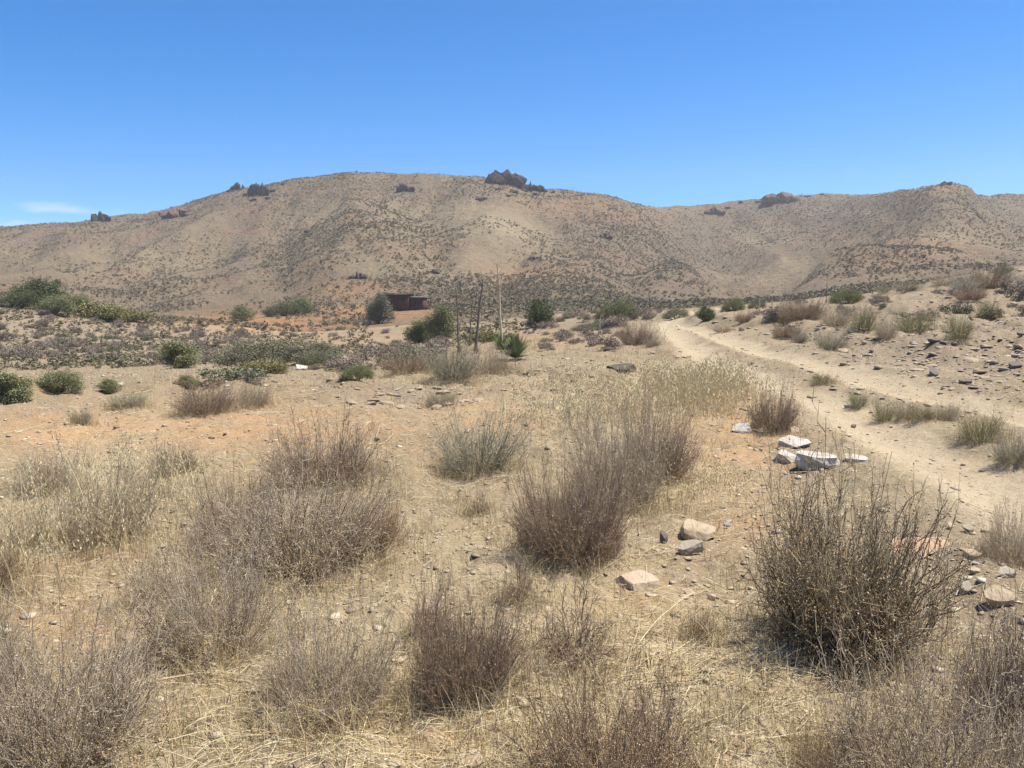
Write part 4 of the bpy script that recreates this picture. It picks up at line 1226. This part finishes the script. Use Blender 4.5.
def blades(x, y, rng, hmin, hmax, wid, lean=0.5, k=4, fac=None):
    n = len(x)
    z = height(x, y)
    s = np.linspace(0, 1, k)
    H = rng.uniform(hmin, hmax, n)
    if fac is not None: H = H * fac
    ph = rng.uniform(0, 6.283, n); ln = np.abs(rng.normal(0, lean, n))
    P = np.zeros((n, k, 3))
    hor = (ln * H)[:, None] * s ** 1.7
    P[..., 0] = x[:, None] + np.cos(ph)[:, None] * hor
    P[..., 1] = y[:, None] + np.sin(ph)[:, None] * hor
    P[..., 2] = z[:, None] - 0.01 + H[:, None] * s * (1 - 0.25 * np.minimum(ln, 1.5)[:, None] * s)
    W = wid * np.linspace(1, 0.25, k)[None] * rng.uniform(.7, 1.3, (n, 1))
    v, q = ribbons(P, W, rng=rng)
    return P, v, q

def dry_grass():
    # tufts: blade roots gathered round tuft centres
    x, y, r, rng = pick_points(24000, 401, 1.6, 75)
    z = height(x, y)
    px, py, _ = project(x, y, z)
    td_ = track_dist(x, y)
    dens = 0.03 + 0.75 * np.clip(fbm(x * 0.7, y * 0.7, 3, 17) - .02, 0, 1) + blobs(px, py, [(560, 730, 330, 60, .55), (700, 660, 120, 50, .25), (640, 400, 110, 30, .8), (690, 470, 60, 60, .5), (120, 500, 110, 60, .45), (20, 570, 60, 70, .6), (540, 520, 90, 60, .25), (250, 690, 60, 60, .2), (990, 320, 60, 18, .5), (300, 380, 200, 20, .3), (890, 410, 60, 7, .9), (790, 373, 45, 7, .7), (560, 345, 140, 20, .4)]) + 0.22 * sstep(9, 16, r)
    dens = dens - blobs(px, py, [(60, 430, 90, 18, .35), (260, 430, 120, 22, .3), (950, 365, 90, 25, .3), (960, 560, 50, 45, .3)])
    dens = np.where(td_ < 0.5, 0.0, dens) * np.where(td_ < 0.7, 0.5, 1)
    keep = rng.uniform(size=len(x)) < dens
    x, y, r = x[keep], y[keep], r[keep]
    for sx0, sy0, sw in SKIRT:
        m_ = int(min(260, 20 + 190 * sw * sw)) if sy0 < 16 else 12
        a_ = rng.uniform(0, 6.283, m_); q_ = sw * 0.62 * np.sqrt(rng.uniform(0, 1, m_)) * rng.uniform(.7, 1.2, m_)
        x = np.concatenate([x, sx0 + np.cos(a_) * q_]); y = np.concatenate([y, sy0 + np.sin(a_) * q_])
    r = np.hypot(x, y)
    ok = track_dist(x, y) > .5
    x, y, r = x[ok], y[ok], r[ok]
    nb = np.where(r < 9, 16, 10)
    X_ = np.repeat(x, nb); Y_ = np.repeat(y, nb); R_ = np.repeat(r, nb)
    sp = 0.035 + 0.0022 * R_
    X_ = X_ + rng.normal(size=len(X_)) * sp; Y_ = Y_ + rng.normal(size=len(X_)) * sp
    hf = np.repeat(rng.uniform(0.35, 1.25, len(x)), nb)
    P, v, q = blades(X_, Y_, rng, 0.05, 0.20, 0.0022, 0.7, 4, hf)
    wsc = np.repeat(np.clip(R_ / 7.0, 1, 5), 8)
    ctr = np.repeat(P.reshape(-1, 3), 2, axis=0)
    v = ctr + (v - ctr) * wsc[:, None]
    t = np.repeat(np.clip(np.repeat(rng.uniform(.15, .85, len(x)), nb) + rng.normal(size=len(X_)) * .15, 0, 1), 8)
    o = link('dry_grass', gmesh('dry_grass', v, quads=q, mat=M['straw'], attrs={'tint': t})); kind(o, 'stuff')
dry_grass()

def oat_patch_points(patches, seed):
    rng = np.random.default_rng(seed)
    xs, ys, hs_ = [], [], []
    for px, py, rx, ry, n, h in patches:
        n = int(n * 1.35)
        gx, gy, gz = ground_at(px, py)
        xs.append(gx + rng.normal(size=n) * rx * 0.6); ys.append(gy + rng.normal(size=n) * ry * 0.6)
        hs_.append(np.full(n, h) * rng.uniform(.35, 1.15, n))
    return np.concatenate(xs), np.concatenate(ys), np.concatenate(hs_), rng
def oats():
    P_ = [(105, 548, .55, .35, 120, .72), (165, 500, .35, .3, 60, .5), (60, 520, .4, .3, 40, .55), (15, 575, .3, .3, 60, .5),
          (705, 408, .5, .7, 170, .50), (690, 395, .7, .9, 200, .46), (655, 415, .9, .8, 130, .40), (615, 418, .9, .7, 110, .38), (640, 395, 1.6, 1.5, 170, .36), (600, 385, 1.2, 1.0, 60, .3), (718, 388, .5, .8, 120, .48),
          (580, 425, .7, .6, 60, .36), (540, 430, .5, .4, 30, .35), (655, 500, .5, .5, 50, .45), (720, 500, .4, .6, 40, .33),
          (890, 292, 1.6, 1.0, 110, .5), (925, 330, 1.2, .8, 90, .5), (240, 620, .5, .4, 30, .4), (690, 345, 1.2, 1.5, 60, .4)]
    x, y, h, rng = oat_patch_points(P_, 77)
    ok = track_dist(x, y) > 0.55
    x, y, h = x[ok], y[ok], h[ok]
    n = len(x)
    P, v, q = blades(x, y, rng, 0.95, 1.05, 0.0032, 0.6, 6, h)
    r = np.hypot(x, y)
    ctr = np.repeat(P.reshape(-1, 3), 2, axis=0)
    v = ctr + (v - ctr) * np.repeat(np.clip(r / 6, 1, 2.5), 12)[:, None]
    t = np.repeat(rng.uniform(0, .8, n), 12)
    # hanging spikelets
    m = 9
    src = np.repeat(np.arange(n), m)
    f = rng.uniform(2.9, 4.98, len(src)); i = f.astype(int); w = (f - i)[:, None]
    b = P[src, i] * (1 - w) + P[src, i + 1] * w
    off = rng.normal(size=(len(src), 3)) * np.array([.022, .022, .006])
    b = b + off
    sz = rng.uniform(0.010, 0.017, len(src)) * np.clip(r[src] / 7, 1, 1.8)
    dn = unit(np.stack([off[:, 0] * 8, off[:, 1] * 8, np.full(len(src), -1.0)], -1) + rng.normal(size=(len(src), 3)) * .35)
    sd = unit(np.cross(dn, rng.normal(size=(len(src), 3)))); s2 = np.cross(dn, sd)
    parts = [(v, q, t)]
    for sv in (sd, s2):
        pts = np.stack([b, b + dn * sz[:, None] * .6 + sv * sz[:, None] * .22, b + dn * sz[:, None] * 1.7, b + dn * sz[:, None] * .6 - sv * sz[:, None] * .22], 1).reshape(-1, 3)
        parts.append((pts, np.arange(len(pts)).reshape(-1, 4), np.repeat(rng.uniform(.5, 1, len(src)), 4)))
    v, q, t = join(parts)
    o = link('oat_grass', gmesh('oat_grass', v, quads=q, mat=M['oat'], attrs={'tint': t})); kind(o, 'stuff')
oats()

def fallen_straw():
    x, y, r, rng = pick_points(46000, 402, 1.5, 22)
    z = height(x, y)
    px, py, _ = project(x, y, z)
    td_ = track_dist(x, y)
    dens = 0.35 + 0.5 * fbm(x * .6, y * .6, 3, 27) + blobs(px, py, [(690, 660, 130, 60, .8), (560, 740, 330, 60, .4), (650, 420, 110, 40, .5), (640, 560, 90, 50, .3)])
    dens = np.where(td_ < .6, .06, dens)
    keep = rng.uniform(size=len(x)) < dens
    x, y, r = x[keep], y[keep], r[keep]; n = len(x)
    L = rng.gamma(1.6, 0.035, n) + 0.02
    L = np.where(rng.uniform(size=n) < .06, rng.uniform(.22, .6, n), L)
    ph = rng.normal(0.15, 0.9, n)
    s = np.linspace(-.5, .5, 4)
    P = np.zeros((n, 4, 3))
    bow = rng.normal(size=n) * 0.08
    P[..., 0] = x[:, None] + np.cos(ph)[:, None] * L[:, None] * s - np.sin(ph)[:, None] * (bow * L)[:, None] * (s ** 2)
    P[..., 1] = y[:, None] + np.sin(ph)[:, None] * L[:, None] * s + np.cos(ph)[:, None] * (bow * L)[:, None] * (s ** 2)
    P[..., 2] = height(P[..., 0], P[..., 1]) + 0.005 + rng.uniform(0, .02, n)[:, None] + (rng.normal(size=n) * .12 * L)[:, None] * s
    v, q = tubes(P, (0.0013 * np.clip(r / 5, 1, 3) * rng.uniform(.7, 1.4, n))[:, None].repeat(4, 1), 3)
    o = link('fallen_straw', gmesh('fallen_straw', v, quads=q, mat=M['straw'], attrs={'tint': np.repeat(np.clip(rng.normal(.65, .22, n), 0, 1), 12)})); kind(o, 'stuff')
fallen_straw()

def leaning_straws():
    rng = np.random.default_rng(55)
    # a few long dead stems that stand out in the foreground
    for i, (a_, b_, hgt, lab) in enumerate([
            ((455, 755), (520, 655), .30, 'long pale dead stem leaning across the dark based shrub'),
            ((768, 625), (835, 545), .42, 'long pale dead stem leaning into the big bare shrub'),
            ((620, 680), (830, 676), .03, 'long bleached stem lying flat before the big bare shrub'),
            ((640, 688), (850, 690), .03, 'second bleached stem lying flat, nearest the bottom edge'),
            ((262, 683), (358, 686), .22, 'thin pale stem across the low grey brush'),
            ((640, 645), (700, 600), .05, 'pale stem slanting over the straw by the pinkish slab'),
            ((140, 690), (215, 678), .03, 'grey fallen branch between corner brush and low grey brush')]):
        p0 = np.array(ground_at(*a_)); 
        rr_ = pix_ray(*b_); rr_ = rr_ / rr_[1]
        p1 = np.array([rr_[0] * p0[1], p0[1] + (0.0 if hgt > .1 else 0), 0]) 
        if hgt > .1:
            p1[2] = EYE + rr_[2] * p0[1]
        else:
            p1 = np.array(ground_at(*b_)) + np.array([0, 0, hgt])
        p0 = p0 + np.array([0, 0, .015])
        s = np.linspace(0, 1, 9)[:, None]
        P = (p0 * (1 - s) + p1 * s)[None]
        P[0, 1:-1] += np.cumsum(rng.normal(size=(7, 3)) * .004, axis=0)
        P[0, :, 2] += 0.02 * np.sin(math.pi * s[:, 0])
        if hgt < .1:
            P[0, :, 2] = np.maximum(P[0, :, 2], height(P[0, :, 0], P[0, :, 1]) + .006)
        r0_ = 0.0022 if i != 6 else 0.006
        v, q = tubes(P, np.linspace(r0_, r0_ * .6, 9)[None], 5)
        v0 = v - p0
        me = gmesh('dead_stem', v0, quads=q, mat=M['oat'] if i != 6 else M['grey_twig'], attrs={'tint': np.full(len(v), .55)})
        tag(link('dead_stem', me, loc=p0), lab, 'dead stem')
leaning_straws()

# ------------------------------------------------------------------ gravel and stones
def gravel():
    x, y, r, rng = pick_points(110000, 403, 1.4, 70)
    z = height(x, y)
    px, py, dep = project(x, y, z)
    td_ = track_dist(x, y)
    dens = 0.32 + 0.4 * fbm(x * .5, y * .5, 3, 57) + blobs(px, py, [(950, 360, 120, 40, .7), (965, 565, 60, 60, .7), (400, 397, 100, 14, .6), (830, 335, 80, 22, .4), (560, 375, 70, 18, .4), (40, 412, 70, 12, .3), (790, 450, 60, 30, .3), (690, 570, 60, 40, .35), (450, 560, 70, 60, .5), (300, 450, 300, 40, .15)])
    dens = dens * np.where(td_ < .45, .42, 1)
    keep = rng.uniform(size=len(x)) < np.clip(dens, 0.03, 1) * 0.75
    x, y, z, r = x[keep], y[keep], z[keep], r[keep]; n = len(x)
    v0, f0 = ICO[1]
    prot = [rock_data(700 + s, 1, 5, .08)[0] for s in range(8)]
    pid = rng.integers(0, 8, n)
    S_ = (0.006 + rng.exponential(.011, n)) * np.clip(r / 7, 1, 4) ** .8
    S_ = np.minimum(S_, 0.09 + 0.002 * r)
    S_ = S_ * np.where((x > 7.2) & (y > 8), 1.6, 1.0)
    pv = np.array(prot)[pid]
    ang = rng.uniform(0, 6.283, n); c, sn = np.cos(ang)[:, None], np.sin(ang)[:, None]
    sx_ = (S_ * rng.uniform(.8, 1.4, n))[:, None]; sy_ = (S_ * rng.uniform(.7, 1.1, n))[:, None]; sz_ = (S_ * rng.uniform(.2, .55, n))[:, None]
    a0, a1 = pv[..., 0] * sx_, pv[..., 1] * sy_
    V = np.stack([c * a0 - sn * a1 + x[:, None], sn * a0 + c * a1 + y[:, None], pv[..., 2] * sz_ + z[:, None] + sz_ * .2], -1)
    nv = V.shape[1]
    Fc = (f0[None] + (np.arange(n) * nv)[:, None, None]).reshape(-1, 3)
    m = twig_material('gravel_stone', [(0.0, (0.20, 0.15, 0.11)), (0.3, (0.33, 0.262, 0.18)), (0.65, (0.43, 0.355, 0.25)), (1.0, (0.58, 0.51, 0.39))])
    o = link('gravel', gmesh('gravel', V.reshape(-1, 3), tris=Fc, mat=m, attrs={'tint': np.repeat(np.clip(rng.normal(.5, .25, n), 0, 1), nv)})); kind(o, 'stuff')
gravel()

def loose_stones():
    rng = np.random.default_rng(8)
    prot = []
    for s, mat in enumerate(['rock_tan', 'rock_tan', 'rock_grey', 'rock_pink', 'rock_tan', 'rock_grey']):
        v, f = rock_data(800 + s, 2, 8, .06)
        prot.append(gmesh('stone', v, tris=f, mat=M[mat]))
    def field(n, box, smin, smax, label, group):
        for _ in range(n):
            px = rng.uniform(box[0], box[2]); py = rng.uniform(box[1], box[3])
            x, y, z = ground_at(px, py)
            if track_dist(np.array([x]), np.array([y]))[0] < .5: continue
            s = smin + (smax - smin) * rng.uniform() ** 2.5
            o = link('stone', prot[rng.integers(0, 6)], loc=(x, y, z + s * .08))
            o.scale = (s * rng.uniform(.9, 1.5), s * rng.uniform(.7, 1.1), s * rng.uniform(.18, .42)); o.rotation_euler = (rng.uniform(-.2, .2), rng.uniform(-.2, .2), rng.uniform(0, 6.28))
            tag(o, label, 'stone', group)
    field(120, (830, 335, 1040, 400), .06, .24, 'loose stone on the bare bank right of the dirt road', 'stones on the right bank')
    field(45, (890, 510, 1030, 600), .02, .07, 'loose stone between the big bare shrub and the right edge', 'stones beside the orange slab')
    field(50, (330, 388, 480, 408), .05, .18, 'loose stone on the stony lip of the left bench', 'stones on the bench lip')
    field(25, (730, 425, 850, 500), .025, .07, 'loose stone around the white roadside rocks', 'stones around the white rocks')
    field(30, (520, 365, 620, 395), .05, .15, 'loose stone on bare ground left of the pale grass', 'stones left of the pale grass')
loose_stones()
